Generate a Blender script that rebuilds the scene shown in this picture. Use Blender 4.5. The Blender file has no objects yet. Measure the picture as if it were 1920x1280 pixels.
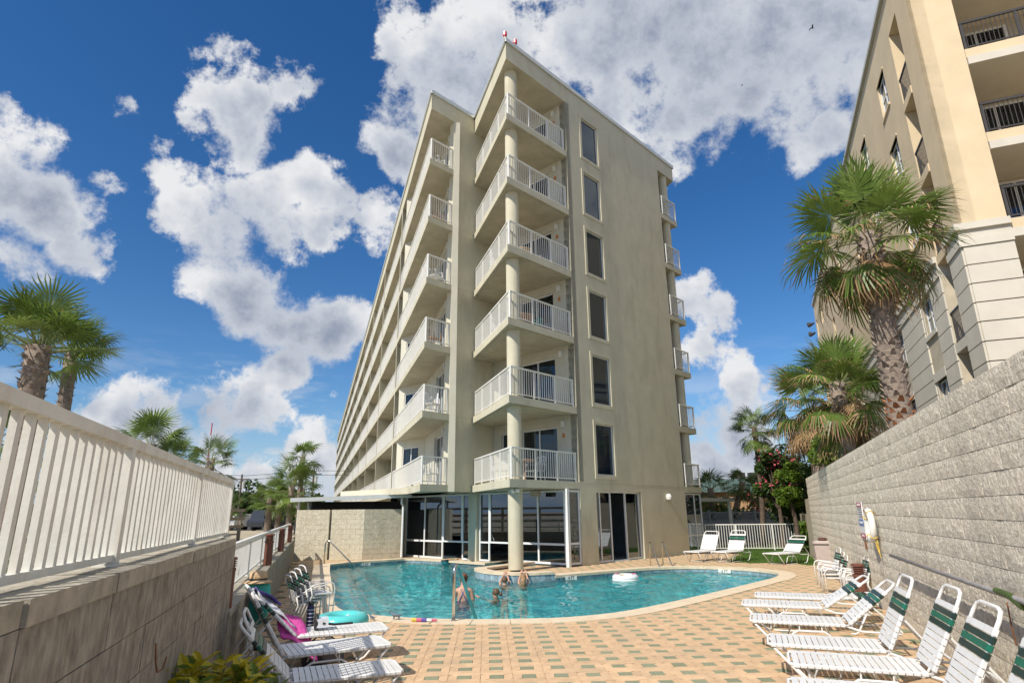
import bpy, bmesh, math, random
from mathutils import Vector, Matrix
random.seed(7)
SC = bpy.context.scene
COL = SC.collection
RAD = math.radians

# ------------------------------------------------------------------ camera
PITCH = math.atan(320 / 1130.0)
ROLL = -0.0105
EYE = 1.75
cam_d = bpy.data.cameras.new('camera')
cam_d.lens = 1130 / 1920 * 36.0
cam_d.sensor_width = 36.0
cam_d.clip_start = 0.05
cam_d.clip_end = 6000
cam = bpy.data.objects.new('camera', cam_d)
COL.objects.link(cam)
_f = Vector((0, math.cos(PITCH), math.sin(PITCH)))
_r0 = Vector((1, 0, 0)); _u0 = _r0.cross(_f)
_r = _r0 * math.cos(ROLL) + _u0 * math.sin(ROLL)
_u = -_r0 * math.sin(ROLL) + _u0 * math.cos(ROLL)
cam.matrix_world = Matrix(((_r.x, _u.x, -_f.x, 0), (_r.y, _u.y, -_f.y, 0), (_r.z, _u.z, -_f.z, EYE), (0, 0, 0, 1)))
SC.camera = cam

# ------------------------------------------------------------------ sky and sun
SUN_HEAD, SUN_EL = 222.0, 44.0          # compass-like heading from +Y towards +X
S_DIR = Vector((math.sin(RAD(SUN_HEAD)) * math.cos(RAD(SUN_EL)), math.cos(RAD(SUN_HEAD)) * math.cos(RAD(SUN_EL)), math.sin(RAD(SUN_EL))))
SC.view_settings.view_transform = 'Standard'
SC.view_settings.look = 'None'
SC.view_settings.gamma = 1.0
SC.view_settings.exposure = 0.0
SC.cycles.max_bounces = 6
SC.cycles.diffuse_bounces = 2
SC.cycles.glossy_bounces = 3
SC.cycles.transmission_bounces = 4
SC.cycles.transparent_max_bounces = 14
SC.cycles.caustics_reflective = False
SC.cycles.caustics_refractive = True
SC.cycles.sample_clamp_indirect = 6.0
sun_d = bpy.data.lights.new('sun', 'SUN')
sun_d.energy = 5.0
sun_d.angle = RAD(0.53)
sun_d.color = (1.0, 0.93, 0.82)
sun = bpy.data.objects.new('sun', sun_d)
sun.rotation_euler = S_DIR.to_track_quat('Z', 'Y').to_euler()
sun.location = S_DIR * 80
COL.objects.link(sun)

BLOBS = [(-0.611,0.644,0.460,0.050), (-0.630,0.664,0.402,0.075), (-0.596,0.700,0.395,0.053), (-0.578,0.735,0.355,0.040), (-0.626,0.710,0.321,0.056), (-0.644,0.641,0.417,0.058), (-0.384,0.721,0.576,0.081), (-0.418,0.697,0.583,0.041), (-0.336,0.729,0.596,0.052), (-0.379,0.757,0.532,0.062), (-0.319,0.699,0.639,0.029), (-0.514,0.677,0.527,0.014), (-0.533,0.718,0.448,0.013), (-0.474,0.722,0.504,0.015), (-0.468,0.752,0.464,0.041), (-0.451,0.784,0.427,0.065), (-0.431,0.815,0.387,0.074), (-0.381,0.814,0.438,0.057), (-0.320,0.829,0.459,0.061), (-0.297,0.851,0.434,0.049), (-0.350,0.845,0.404,0.052), (-0.438,0.835,0.332,0.064), (-0.410,0.858,0.310,0.066), (-0.373,0.884,0.280,0.061), (-0.330,0.906,0.265,0.046), (-0.282,0.918,0.281,0.052), (-0.352,0.912,0.211,0.048), (-0.211,0.877,0.432,0.051), (-0.544,0.827,0.144,0.034), (-0.512,0.845,0.154,0.041), (-0.483,0.859,0.168,0.034), (-0.437,0.884,0.166,0.044), (-0.397,0.902,0.171,0.044), (-0.362,0.919,0.158,0.033), (-0.445,0.887,0.122,0.039), (-0.502,0.856,0.126,0.033), (-0.312,0.946,0.092,0.047), (-0.372,0.926,0.070,0.031), (-0.272,0.944,0.186,0.012), (-0.439,0.895,0.080,0.033), (-0.636,0.711,0.300,0.018), (-0.151,0.727,0.670,0.060), (-0.074,0.729,0.680,0.095), (0.004,0.755,0.655,0.093), (-0.126,0.781,0.611,0.091), (-0.197,0.801,0.565,0.053), (-0.159,0.825,0.543,0.043), (-0.037,0.783,0.621,0.088), (0.092,0.753,0.652,0.116), (0.175,0.721,0.670,0.140), (0.276,0.700,0.658,0.162), (0.372,0.686,0.626,0.135), (0.445,0.666,0.598,0.097), (0.143,0.790,0.596,0.087), (0.230,0.791,0.567,0.066), (0.256,0.824,0.505,0.046), (0.443,0.742,0.503,0.043), (0.408,0.722,0.558,0.055), (0.341,0.734,0.587,0.065), (0.272,0.756,0.596,0.063), (0.317,0.633,0.706,0.116), (0.035,0.665,0.746,0.084), (0.280,0.907,0.315,0.038), (0.319,0.905,0.283,0.028), (0.299,0.927,0.224,0.046), (0.343,0.921,0.184,0.046), (0.385,0.907,0.168,0.039), (0.311,0.940,0.137,0.053), (0.361,0.927,0.106,0.051), (0.307,0.950,0.064,0.052), (0.383,0.921,0.069,0.038), (-0.425,0.153,0.892,0.211), (0.540,-0.833,0.118,0.169), (0.809,0.079,0.582,0.322), (0.026,-0.595,0.803,0.171), (-0.314,-0.862,0.399,0.172), (-0.342,-0.163,0.926,0.201), (-0.230,0.298,0.927,0.287), (0.368,-0.874,0.317,0.218), (-0.837,0.309,0.451,0.286), (0.147,-0.438,0.887,0.202), (0.417,-0.196,0.887,0.251), (0.993,0.086,0.079,0.328), (0.210,0.351,0.913,0.331), (0.176,-0.241,0.955,0.260), (0.525,0.033,0.850,0.283), (0.212,-0.916,0.339,0.275)]
DARK = [(0.346,0.693,0.632,0.237), (0.188,0.701,0.688,0.145), (-0.605,0.688,0.400,0.068), (-0.604,0.719,0.344,0.064), (-0.383,0.875,0.295,0.102), (-0.162,0.811,0.562,0.074), (-0.311,0.914,0.262,0.074), (-0.404,0.818,0.410,0.083), (-0.502,0.856,0.122,0.075), (-0.409,0.903,0.131,0.068), (-0.062,0.800,0.596,0.124), (0.335,0.937,0.099,0.090), (-0.370,0.764,0.528,0.067)]

world = bpy.data.worlds.new('World')
SC.world = world
world.use_nodes = True

class NT:
    """small helper for node trees"""
    def __init__(s, tree): s.t = tree
    def n(s, typ, **kw):
        nd = s.t.nodes.new(typ)
        for k, v in kw.items(): setattr(nd, k, v)
        return nd
    def link(s, a, b): s.t.links.new(a, b)
    def put(s, sock, v):
        if isinstance(v, bpy.types.NodeSocket): s.t.links.new(v, sock)
        else: sock.default_value = v
    def math(s, op, a, b=None, c=None, clamp=False):
        nd = s.n('ShaderNodeMath', operation=op, use_clamp=clamp)
        s.put(nd.inputs[0], a)
        if b is not None: s.put(nd.inputs[1], b)
        if c is not None: s.put(nd.inputs[2], c)
        return nd.outputs[0]
    def vmath(s, op, a, b=None, out=0):
        nd = s.n('ShaderNodeVectorMath', operation=op)
        s.put(nd.inputs[0], a)
        if b is not None: s.put(nd.inputs[1], b)
        return nd.outputs[out]
    def noise(s, vec, scale, detail=4, rough=0.55, dist=0.0, dim='3D'):
        nd = s.n('ShaderNodeTexNoise', noise_dimensions=dim)
        if vec is not None: s.link(vec, nd.inputs['Vector'])
        nd.inputs['Scale'].default_value = scale
        nd.inputs['Detail'].default_value = detail
        nd.inputs['Roughness'].default_value = rough
        nd.inputs['Distortion'].default_value = dist
        return nd.outputs['Fac']
    def ramp(s, fac, stops):
        nd = s.n('ShaderNodeValToRGB')
        s.put(nd.inputs[0], fac)
        el = nd.color_ramp.elements
        while len(el) < len(stops): el.new(0.5)
        for e, (p, c) in zip(el, stops):
            e.position = p; e.color = c if len(c) == 4 else (*c, 1)
        return nd.outputs[0]
    def mix(s, fac, a, b, mode='MIX'):
        nd = s.n('ShaderNodeMix', data_type='RGBA', blend_type=mode)
        s.put(nd.inputs[0], fac)
        for i, v in ((6, a), (7, b)):
            if isinstance(v, tuple) and len(v) == 3: v = (*v, 1)
            s.put(nd.inputs[i], v)
        return nd.outputs[2]
    def maprange(s, v, a, b, c=0.0, d=1.0, smooth=True):
        nd = s.n('ShaderNodeMapRange', interpolation_type='SMOOTHSTEP' if smooth else 'LINEAR')
        s.put(nd.inputs[0], v)
        nd.inputs[1].default_value = a; nd.inputs[2].default_value = b
        nd.inputs[3].default_value = c; nd.inputs[4].default_value = d
        return nd.outputs[0]

def build_world():
    t = world.node_tree
    t.nodes.clear()
    N = NT(t)
    sky = N.n('ShaderNodeTexSky', sky_type='NISHITA')
    sky.sun_disc = False
    sky.sun_elevation = RAD(SUN_EL)
    sky.sun_rotation = RAD(SUN_HEAD)
    sky.air_density = 1.0
    sky.dust_density = 0.35
    sky.ozone_density = 3.5
    sky.altitude = 0
    D = N.n('ShaderNodeTexCoord').outputs['Generated']
    warp = N.n('ShaderNodeTexNoise'); N.link(D, warp.inputs['Vector'])
    warp.inputs['Scale'].default_value = 5.0; warp.inputs['Detail'].default_value = 1
    wv = N.vmath('SUBTRACT', warp.outputs['Color'], (0.5, 0.5, 0.5))
    sc = N.n('ShaderNodeVectorMath', operation='SCALE'); N.link(wv, sc.inputs[0]); sc.inputs[3].default_value = 0.09
    Dw = N.vmath('ADD', D, sc.outputs[0])
    def vmad(a, b, c):
        nd = N.n('ShaderNodeVectorMath', operation='MULTIPLY_ADD')
        N.put(nd.inputs[0], a); N.put(nd.inputs[1], b); N.put(nd.inputs[2], c)
        return nd.outputs[0]
    def field(lst, src):
        """largest of 1 - (distance / r)^2 over all blobs, three at a time"""
        sp = N.n('ShaderNodeSeparateXYZ'); N.link(src, sp.inputs[0])
        L2 = N.math('ADD', N.vmath('DOT_PRODUCT', src, src, out=1), 1.0)
        acc = None; lst = list(lst)
        while len(lst) % 3: lst.append(lst[-1])
        for k in range(0, len(lst), 3):
            t3 = lst[k:k + 3]; amp = [min(1.0, 0.12 + b[3] / 0.065) for b in t3]; inv = [a / (b[3] * b[3]) for a, b in zip(amp, t3)]
            v = vmad(L2, tuple(-q for q in inv), tuple(amp))
            for ax in range(3): v = vmad(sp.outputs[ax], tuple(2 * b[ax] * q for b, q in zip(t3, inv)), v)
            acc = v if acc is None else N.vmath('MAXIMUM', acc, v)
        s3 = N.n('ShaderNodeSeparateXYZ'); N.link(acc, s3.inputs[0])
        return N.math('MAXIMUM', N.math('MAXIMUM', s3.outputs[0], s3.outputs[1]), s3.outputs[2])
    M = N.math('MAXIMUM', field(BLOBS, Dw), -1.2)
    f1 = N.noise(D, 15.0, 7, 0.66)
    s1 = N.noise(D, 11.0, 3, 0.5)
    s2 = N.noise(N.vmath('ADD', D, (-0.022, -0.006, 0.03)), 11.0, 3, 0.5)
    big = N.noise(D, 5.0, 2, 0.5)
    # thin low clouds towards the horizon
    sep = N.n('ShaderNodeSeparateXYZ'); N.link(D, sep.inputs[0])
    el = sep.outputs[2]
    st = N.n('ShaderNodeMapping'); N.link(D, st.inputs[0]); st.inputs['Scale'].default_value = (1, 1, 4.0)
    low = N.noise(st.outputs[0], 6.0, 5, 0.6)
    lowm = N.math('MULTIPLY', N.maprange(low, 0.46, 0.62), N.maprange(el, 0.28, 0.04, 0.0, 1.0))
    dark = N.maprange(field(DARK, D), -0.35, 1.0)
    dens = N.math('ADD', N.math('MULTIPLY', M, 0.50), N.math('MULTIPLY', N.math('MULTIPLY', N.math('SUBTRACT', f1, 0.5), 2.5), N.math('MULTIPLY_ADD', dark, -0.45, 1.0)))
    cov = N.maprange(dens, -0.04, 0.36)
    alpha = N.math('MAXIMUM', cov, N.math('MULTIPLY', lowm, 0.75))
    alpha = N.math('MULTIPLY', alpha, N.maprange(el, -0.01, 0.03))
    # light on the clouds: billows turned to the sun are white, thick middles and bases grey
    bill = N.math('MULTIPLY', N.math('SUBTRACT', s1, s2), 1.6)
    thick = N.maprange(dens, 0.2, 0.95)
    g = N.math('MULTIPLY_ADD', thick, -0.10, 0.90)
    g = N.math('MULTIPLY_ADD', N.math('MULTIPLY', dark, N.math('MULTIPLY_ADD', thick, 0.6, 0.4)), -0.36, g)
    g = N.math('ADD', g, N.math('MULTIPLY', N.math('MULTIPLY', bill, N.math('MULTIPLY_ADD', dark, -0.75, 1.0)), 0.62))
    g = N.math('ADD', g, N.math('MULTIPLY', N.math('SUBTRACT', big, 0.5), 0.16))
    g = N.math('MINIMUM', N.math('MAXIMUM', g, 0.28), 1.0)
    ccol = N.ramp(g, [(0.25, (0.205, 0.255, 0.36)), (0.5, (0.34, 0.39, 0.50)), (0.72, (0.60, 0.64, 0.72)), (0.95, (0.90, 0.91, 0.93))])
    hs = N.n('ShaderNodeHueSaturation'); N.link(sky.outputs[0], hs.inputs['Color'])
    hs.inputs['Saturation'].default_value = 1.30; hs.inputs['Hue'].default_value = 0.505; hs.inputs['Value'].default_value = 0.95
    hz = N.mix(N.maprange(el, 0.16, 0.0, 0.0, 0.9), hs.outputs[0], (2.7, 4.1, 6.0))
    b1 = N.n('ShaderNodeBackground'); N.link(hz, b1.inputs[0]); b1.inputs[1].default_value = 0.125
    b2 = N.n('ShaderNodeBackground'); N.link(ccol, b2.inputs[0]); b2.inputs[1].default_value = 0.92
    mx = N.n('ShaderNodeMixShader'); N.link(alpha, mx.inputs[0]); N.link(b1.outputs[0], mx.inputs[1]); N.link(b2.outputs[0], mx.inputs[2])
    out = N.n('ShaderNodeOutputWorld'); N.link(mx.outputs[0], out.inputs[0])
build_world()
world.cycles.sampling_method = 'NONE'

# ------------------------------------------------------------------ materials
MATS = {}
def mat(name, col, rough=0.7, var=0.12, vscale=3.0, bump=0.0, bscale=40.0, metal=0.0, rnd=0.0, spec=0.4,
        stain=None, stain_amt=0.0, stain_scale=1.0, stretch=None, trans=0.0, detail=6, sheen=0.0, bdist=0.02):
    m = bpy.data.materials.new(name); m.use_nodes = True
    t = m.node_tree; t.nodes.clear(); N = NT(t)
    P = N.n('ShaderNodeNewGeometry').outputs['Position']
    src = P
    if stretch:
        mp = N.n('ShaderNodeMapping'); N.link(P, mp.inputs[0]); mp.inputs['Scale'].default_value = stretch
        src = mp.outputs[0]
    c = (*col, 1)
    base = c
    if var > 0:
        f = N.noise(src, vscale, detail, 0.6)
        lo = tuple(max(0, v * (1 - var * 1.6)) for v in col); hi = tuple(min(1, v * (1 + var * 1.3)) for v in col)
        base = N.ramp(f, [(0.28, lo), (0.72, hi)])
    if stain:
        mp2 = N.n('ShaderNodeMapping'); N.link(P, mp2.inputs[0]); mp2.inputs['Scale'].default_value = (1, 1, 0.28)
        sf = N.noise(mp2.outputs[0], stain_scale, 8, 0.65)
        base = N.mix(N.math('MULTIPLY', N.maprange(sf, 0.48, 0.68), stain_amt), base, stain)
    if rnd > 0:
        oi = N.n('ShaderNodeObjectInfo')
        k = N.math('MULTIPLY_ADD', oi.outputs['Random'], 2 * rnd, 1 - rnd)
        cb = N.n('ShaderNodeCombineXYZ')
        for i in range(3): N.link(k, cb.inputs[i])
        base = N.mix(1.0, base, cb.outputs[0], 'MULTIPLY')
    b = N.n('ShaderNodeBsdfPrincipled')
    N.put(b.inputs['Base Color'], base)
    b.inputs['Roughness'].default_value = rough
    b.inputs['Metallic'].default_value = metal
    b.inputs['Specular IOR Level'].default_value = spec
    if bump > 0:
        bf = N.noise(src, bscale, 8, 0.62)
        bn = N.n('ShaderNodeBump'); bn.inputs['Strength'].default_value = bump; bn.inputs['Distance'].default_value = bdist
        N.link(bf, bn.inputs['Height']); N.link(bn.outputs[0], b.inputs['Normal'])
    out = N.n('ShaderNodeOutputMaterial')
    sh = b.outputs[0]
    if trans > 0:
        tr = N.n('ShaderNodeBsdfTranslucent'); N.put(tr.inputs[0], base)
        mx = N.n('ShaderNodeMixShader'); mx.inputs[0].default_value = trans
        N.link(sh, mx.inputs[1]); N.link(tr.outputs[0], mx.inputs[2]); sh = mx.outputs[0]
    N.link(sh, out.inputs[0])
    MATS[name] = m
    return m

def glass_mat(name, tint, refl=1.0, clear=0.35, rough=0.0):
    """window glass: clear tinted pane with mirror-like Fresnel reflection"""
    m = bpy.data.materials.new(name); m.use_nodes = True
    t = m.node_tree; t.nodes.clear(); N = NT(t)
    lw = N.n('ShaderNodeLayerWeight'); lw.inputs[0].default_value = 0.5
    k = N.math('MULTIPLY_ADD', N.math('POWER', lw.outputs['Facing'], 4.0), 0.9 * refl, 0.055 * refl, clamp=True)
    tr = N.n('ShaderNodeBsdfTransparent'); tr.inputs[0].default_value = (*[c * clear for c in tint], 1)
    gl = N.n('ShaderNodeBsdfGlossy'); gl.inputs['Roughness'].default_value = rough; gl.inputs[0].default_value = (0.92, 0.95, 0.97, 1)
    mx = N.n('ShaderNodeMixShader'); N.link(k, mx.inputs[0]); N.link(tr.outputs[0], mx.inputs[1]); N.link(gl.outputs[0], mx.inputs[2])
    out = N.n('ShaderNodeOutputMaterial'); N.link(mx.outputs[0], out.inputs[0])
    MATS[name] = m
    return m

WATER_REFR = 0.38
def water_mat():
    m = bpy.data.materials.new('pool_water'); m.use_nodes = True
    t = m.node_tree; t.nodes.clear(); N = NT(t)
    fr = N.n('ShaderNodeFresnel'); fr.inputs[0].default_value = 1.33
    gl = N.n('ShaderNodeBsdfGlossy'); gl.inputs['Roughness'].default_value = 0.0
    rf = N.n('ShaderNodeBsdfRefraction'); rf.inputs['IOR'].default_value = 1.33; rf.inputs['Roughness'].default_value = 0.0
    rf.inputs[0].default_value = (0.86, 1.0, 1.0, 1)
    tr = N.n('ShaderNodeBsdfTransparent'); tr.inputs[0].default_value = (0.90, 1.0, 1.0, 1)
    un = N.n('ShaderNodeMixShader'); un.inputs[0].default_value = WATER_REFR; N.link(tr.outputs[0], un.inputs[1]); N.link(rf.outputs[0], un.inputs[2])
    mx = N.n('ShaderNodeMixShader'); N.link(N.math('MULTIPLY', fr.outputs[0], 0.8), mx.inputs[0])
    N.link(un.outputs[0], mx.inputs[1]); N.link(gl.outputs[0], mx.inputs[2])
    out = N.n('ShaderNodeOutputMaterial'); N.link(mx.outputs[0], out.inputs[0])
    MATS['pool_water'] = m
    return m

mat('stucco', (0.60, 0.565, 0.43), 0.9, 0.05, 1.4, 0.16, 55, stain=(0.42, 0.39, 0.29), stain_amt=0.40, stain_scale=1.6, rnd=0.0)
mat('stucco_pale', (0.60, 0.58, 0.48), 0.9, 0.05, 1.5, 0.15, 55)
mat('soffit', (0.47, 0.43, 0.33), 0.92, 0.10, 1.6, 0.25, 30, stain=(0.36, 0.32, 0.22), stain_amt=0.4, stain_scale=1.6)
mat('roof_trim', (0.62, 0.64, 0.62), 0.35, 0.05, 4, metal=0.3)
mat('white_rail', (0.80, 0.79, 0.74), 0.42, 0.04, 5, 0.04, 60)
mat('white_rail_worn', (0.76, 0.74, 0.66), 0.5, 0.07, 6, 0.10, 70, stain=(0.45, 0.30, 0.17), stain_amt=0.30, stain_scale=5.0)
mat('white_frame', (0.78, 0.79, 0.78), 0.38, 0.03, 5)
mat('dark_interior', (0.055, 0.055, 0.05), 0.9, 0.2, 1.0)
mat('curtain', (0.21, 0.19, 0.16), 0.9, 0.25, 6, stretch=(6, 6, 0.2))
mat('blind', (0.22, 0.22, 0.19), 0.8, 0.3, 6, stretch=(0.2, 0.2, 12))
mat('interior_wall', (0.42, 0.42, 0.40), 0.9, 0.1, 1.0)
glass_mat('glass', (0.70, 0.82, 0.95), 0.8, 0.75)
glass_mat('glass_store', (0.5, 0.62, 0.72), 2.3, 0.85)
mat('lamp_white', (0.78, 0.78, 0.74), 0.3, 0.02)
mat('plaque_orange', (0.55, 0.22, 0.07), 0.5, 0.1, 20)
mat('red_lens', (0.62, 0.03, 0.06), 0.25, 0.05)
mat('lamp_base', (0.45, 0.40, 0.32), 0.5, 0.1)
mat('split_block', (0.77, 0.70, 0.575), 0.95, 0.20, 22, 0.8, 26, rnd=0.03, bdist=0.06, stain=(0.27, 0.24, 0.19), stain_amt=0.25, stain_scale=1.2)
mat('mortar', (0.48, 0.44, 0.36), 0.95, 0.15, 12, 0.3, 60)
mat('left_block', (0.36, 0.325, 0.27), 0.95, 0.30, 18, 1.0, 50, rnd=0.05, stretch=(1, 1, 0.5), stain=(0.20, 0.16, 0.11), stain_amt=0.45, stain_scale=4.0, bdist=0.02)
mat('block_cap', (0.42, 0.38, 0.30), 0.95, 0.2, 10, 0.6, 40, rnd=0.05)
mat('cream_block', (0.66, 0.60, 0.46), 0.95, 0.12, 8, 0.9, 22, stain=(0.42, 0.36, 0.22), stain_amt=0.35, stain_scale=2.0, bdist=0.05)
mat('paver_tan', (0.64, 0.44, 0.265), 0.9, 0.12, 5, 0.35, 90, rnd=0.09, stain=(0.50, 0.37, 0.25), stain_amt=0.5, stain_scale=1.5)
mat('paver_green', (0.25, 0.27, 0.175), 0.9, 0.14, 30, 0.35, 90, rnd=0.10)
mat('joint_sand', (0.56, 0.39, 0.235), 1.0, 0.15, 20)
mat('coping', (0.70, 0.58, 0.42), 0.85, 0.10, 5, 0.2, 70, stain=(0.50, 0.40, 0.27), stain_amt=0.35, stain_scale=2.5)
mat('tile_blue', (0.27, 0.36, 0.42), 0.25, 0.25, 8, rnd=0.22)
mat('tile_grout', (0.55, 0.55, 0.50), 0.8, 0.1, 20)
mat('plaster', (0.26, 0.92, 0.98), 0.8, 0.06, 1.5)
mat('chrome', (0.62, 0.60, 0.56), 0.18, 0.04, 10, metal=1.0)
mat('depth_mark', (0.80, 0.79, 0.74), 0.5, 0.05, 20)
mat('black_paint', (0.03, 0.03, 0.03), 0.5, 0.1)
mat('strap_white', (0.74, 0.74, 0.73), 0.38, 0.04, 12, 0.05, 80, rnd=0.03)
mat('strap_green', (0.012, 0.135, 0.085), 0.35, 0.1, 12)
mat('strap_dark', (0.018, 0.042, 0.036), 0.35, 0.1, 12)
mat('frame_white', (0.80, 0.79, 0.77), 0.30, 0.03, 10)
mat('bollard_brown', (0.17, 0.065, 0.042), 0.45, 0.12, 14)
mat('bin_tan', (0.46, 0.385, 0.35), 0.6, 0.06, 8)
mat('bin_brown', (0.12, 0.05, 0.035), 0.5, 0.1)
mat('grass_blade', (0.10, 0.20, 0.03), 0.6, 0.3, 3, trans=0.35)
mat('grass_soil', (0.09, 0.13, 0.03), 0.95, 0.3, 6)
mat('ground_sand', (0.34, 0.29, 0.22), 0.95, 0.2, 0.6, 0.3, 8)
mat('asphalt', (0.06, 0.06, 0.06), 0.9, 0.2, 2)
mat('bank_sand', (0.42, 0.36, 0.26), 0.95, 0.2, 3, 0.3, 30)
mat('palm_green', (0.14, 0.215, 0.04), 0.42, 0.22, 2.5, rnd=0.18, trans=0.30)
mat('palm_light', (0.185, 0.255, 0.055), 0.42, 0.22, 2.5, rnd=0.18, trans=0.32)
mat('palm_sage', (0.105, 0.160, 0.045), 0.5, 0.22, 2.5, rnd=0.2, trans=0.25)
mat('palm_dead', (0.36, 0.235, 0.12), 0.8, 0.3, 4, rnd=0.22, trans=0.15)
mat('petiole', (0.20, 0.22, 0.07), 0.5, 0.2, 4)
mat('trunk_grey', (0.27, 0.215, 0.17), 0.95, 0.3, 9, 0.7, 30, stretch=(1, 1, 3))
mat('boot', (0.26, 0.205, 0.17), 0.9, 0.35, 10, 0.6, 40, rnd=0.4)
mat('boot_red', (0.33, 0.135, 0.06), 0.9, 0.3, 10, 0.5, 40, rnd=0.2)
mat('leaf_dark', (0.035, 0.075, 0.018), 0.5, 0.3, 1.6, rnd=0.1, trans=0.25)
mat('leaf_mid', (0.085, 0.150, 0.025), 0.5, 0.3, 1.6, rnd=0.1, trans=0.3)
mat('leaf_bright', (0.17, 0.27, 0.03), 0.45, 0.25, 3, trans=0.35)
mat('flower_pink', (0.62, 0.10, 0.16), 0.6, 0.3, 4, trans=0.3)
mat('bark', (0.12, 0.088, 0.066), 0.95, 0.3, 6, 0.5, 20)
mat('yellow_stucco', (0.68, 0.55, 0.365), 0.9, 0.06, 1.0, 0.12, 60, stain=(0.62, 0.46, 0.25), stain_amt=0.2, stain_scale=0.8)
mat('stone_band', (0.62, 0.575, 0.485), 0.9, 0.05, 1.2, 0.10, 60)
mat('groove', (0.55, 0.48, 0.36), 0.9, 0.1)
mat('trim_grey', (0.52, 0.52, 0.47), 0.8, 0.05)
mat('dark_metal', (0.055, 0.05, 0.048), 0.45, 0.1)
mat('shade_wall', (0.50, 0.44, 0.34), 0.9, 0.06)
mat('teal_roof', (0.075, 0.125, 0.12), 0.5, 0.1, 1)
mat('orange_wall', (0.52, 0.31, 0.16), 0.9, 0.08, 1)
mat('grey_vinyl', (0.30, 0.33, 0.37), 0.5, 0.06, 3)
mat('wood_grey', (0.33, 0.27, 0.20), 0.9, 0.25, 4, 0.4, 30, stretch=(1, 1, 6), rnd=0.12)
mat('skin', (0.56, 0.31, 0.21), 0.5, 0.06, 12)
mat('hair_auburn', (0.17, 0.065, 0.03), 0.5, 0.35, 40)
mat('hair_brown', (0.12, 0.07, 0.04), 0.5, 0.35, 40)
mat('hair_blond', (0.30, 0.18, 0.09), 0.5, 0.35, 40)
mat('swim_blue', (0.10, 0.13, 0.30), 0.6, 0.4, 60)
mat('swim_teal', (0.06, 0.45, 0.42), 0.6, 0.2, 30)
mat('towel_pink', (0.70, 0.10, 0.40), 0.95, 0.15, 30, 0.5, 120)
mat('towel_white', (0.72, 0.72, 0.76), 0.95, 0.10, 30, 0.4, 120)
mat('towel_purple', (0.13, 0.10, 0.36), 0.95, 0.15, 30, 0.4, 120)
mat('teal_float', (0.10, 0.58, 0.58), 0.25, 0.05, 6)
mat('teal_bag', (0.05, 0.44, 0.38), 0.7, 0.1, 14, 0.2, 60)
mat('straw', (0.60, 0.42, 0.24), 0.85, 0.15, 40, 0.4, 120)
mat('bottle_navy', (0.03, 0.025, 0.09), 0.3, 0.1)
mat('bag_black', (0.025, 0.025, 0.03), 0.5, 0.1)
mat('plastic_clear', (0.75, 0.78, 0.82), 0.15, 0.05, 10)
mat('ring_white', (0.82, 0.80, 0.73), 0.45, 0.05, 8)
mat('rope_yellow', (0.70, 0.48, 0.08), 0.8, 0.2, 30)
mat('sign_white', (0.78, 0.78, 0.78), 0.5, 0.03)
mat('sign_red', (0.42, 0.05, 0.09), 0.5, 0.05)
mat('sign_blue', (0.16, 0.26, 0.50), 0.5, 0.05)
mat('rust', (0.22, 0.09, 0.04), 0.9, 0.3, 20)
mat('old_pipe', (0.36, 0.34, 0.33), 0.6, 0.15, 12, 0.2, 60)
mat('toy_grey', (0.10, 0.13, 0.17), 0.45, 0.1)
mat('toy_pink', (0.62, 0.12, 0.22), 0.45, 0.3, 40)
mat('croton_yellow', (0.60, 0.50, 0.035), 0.35, 0.25, 14, trans=0.3, rnd=0.2)
mat('croton_green', (0.15, 0.22, 0.03), 0.35, 0.3, 14, trans=0.25, rnd=0.2)
mat('car_paint_dark', (0.03, 0.035, 0.045), 0.25, 0.0)
mat('car_paint_white', (0.7, 0.7, 0.7), 0.25, 0.0)
mat('car_paint_red', (0.35, 0.03, 0.03), 0.25, 0.0)
mat('car_paint_silver', (0.40, 0.42, 0.44), 0.25, 0.0, metal=0.5)
mat('car_glass', (0.02, 0.025, 0.03), 0.08, 0.0)
mat('tyre', (0.02, 0.02, 0.02), 0.8, 0.0)
mat('wire', (0.03, 0.03, 0.03), 0.6, 0.0)
mat('pole_wood', (0.13, 0.10, 0.08), 0.95, 0.2, 3)
mat('bird_dark', (0.03, 0.03, 0.035), 0.7, 0.1)
mat('table_wood', (0.36, 0.20, 0.10), 0.6, 0.2, 6)
mat('orange_light', (0.75, 0.30, 0.06), 0.5, 0.0)
water_mat()

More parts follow.
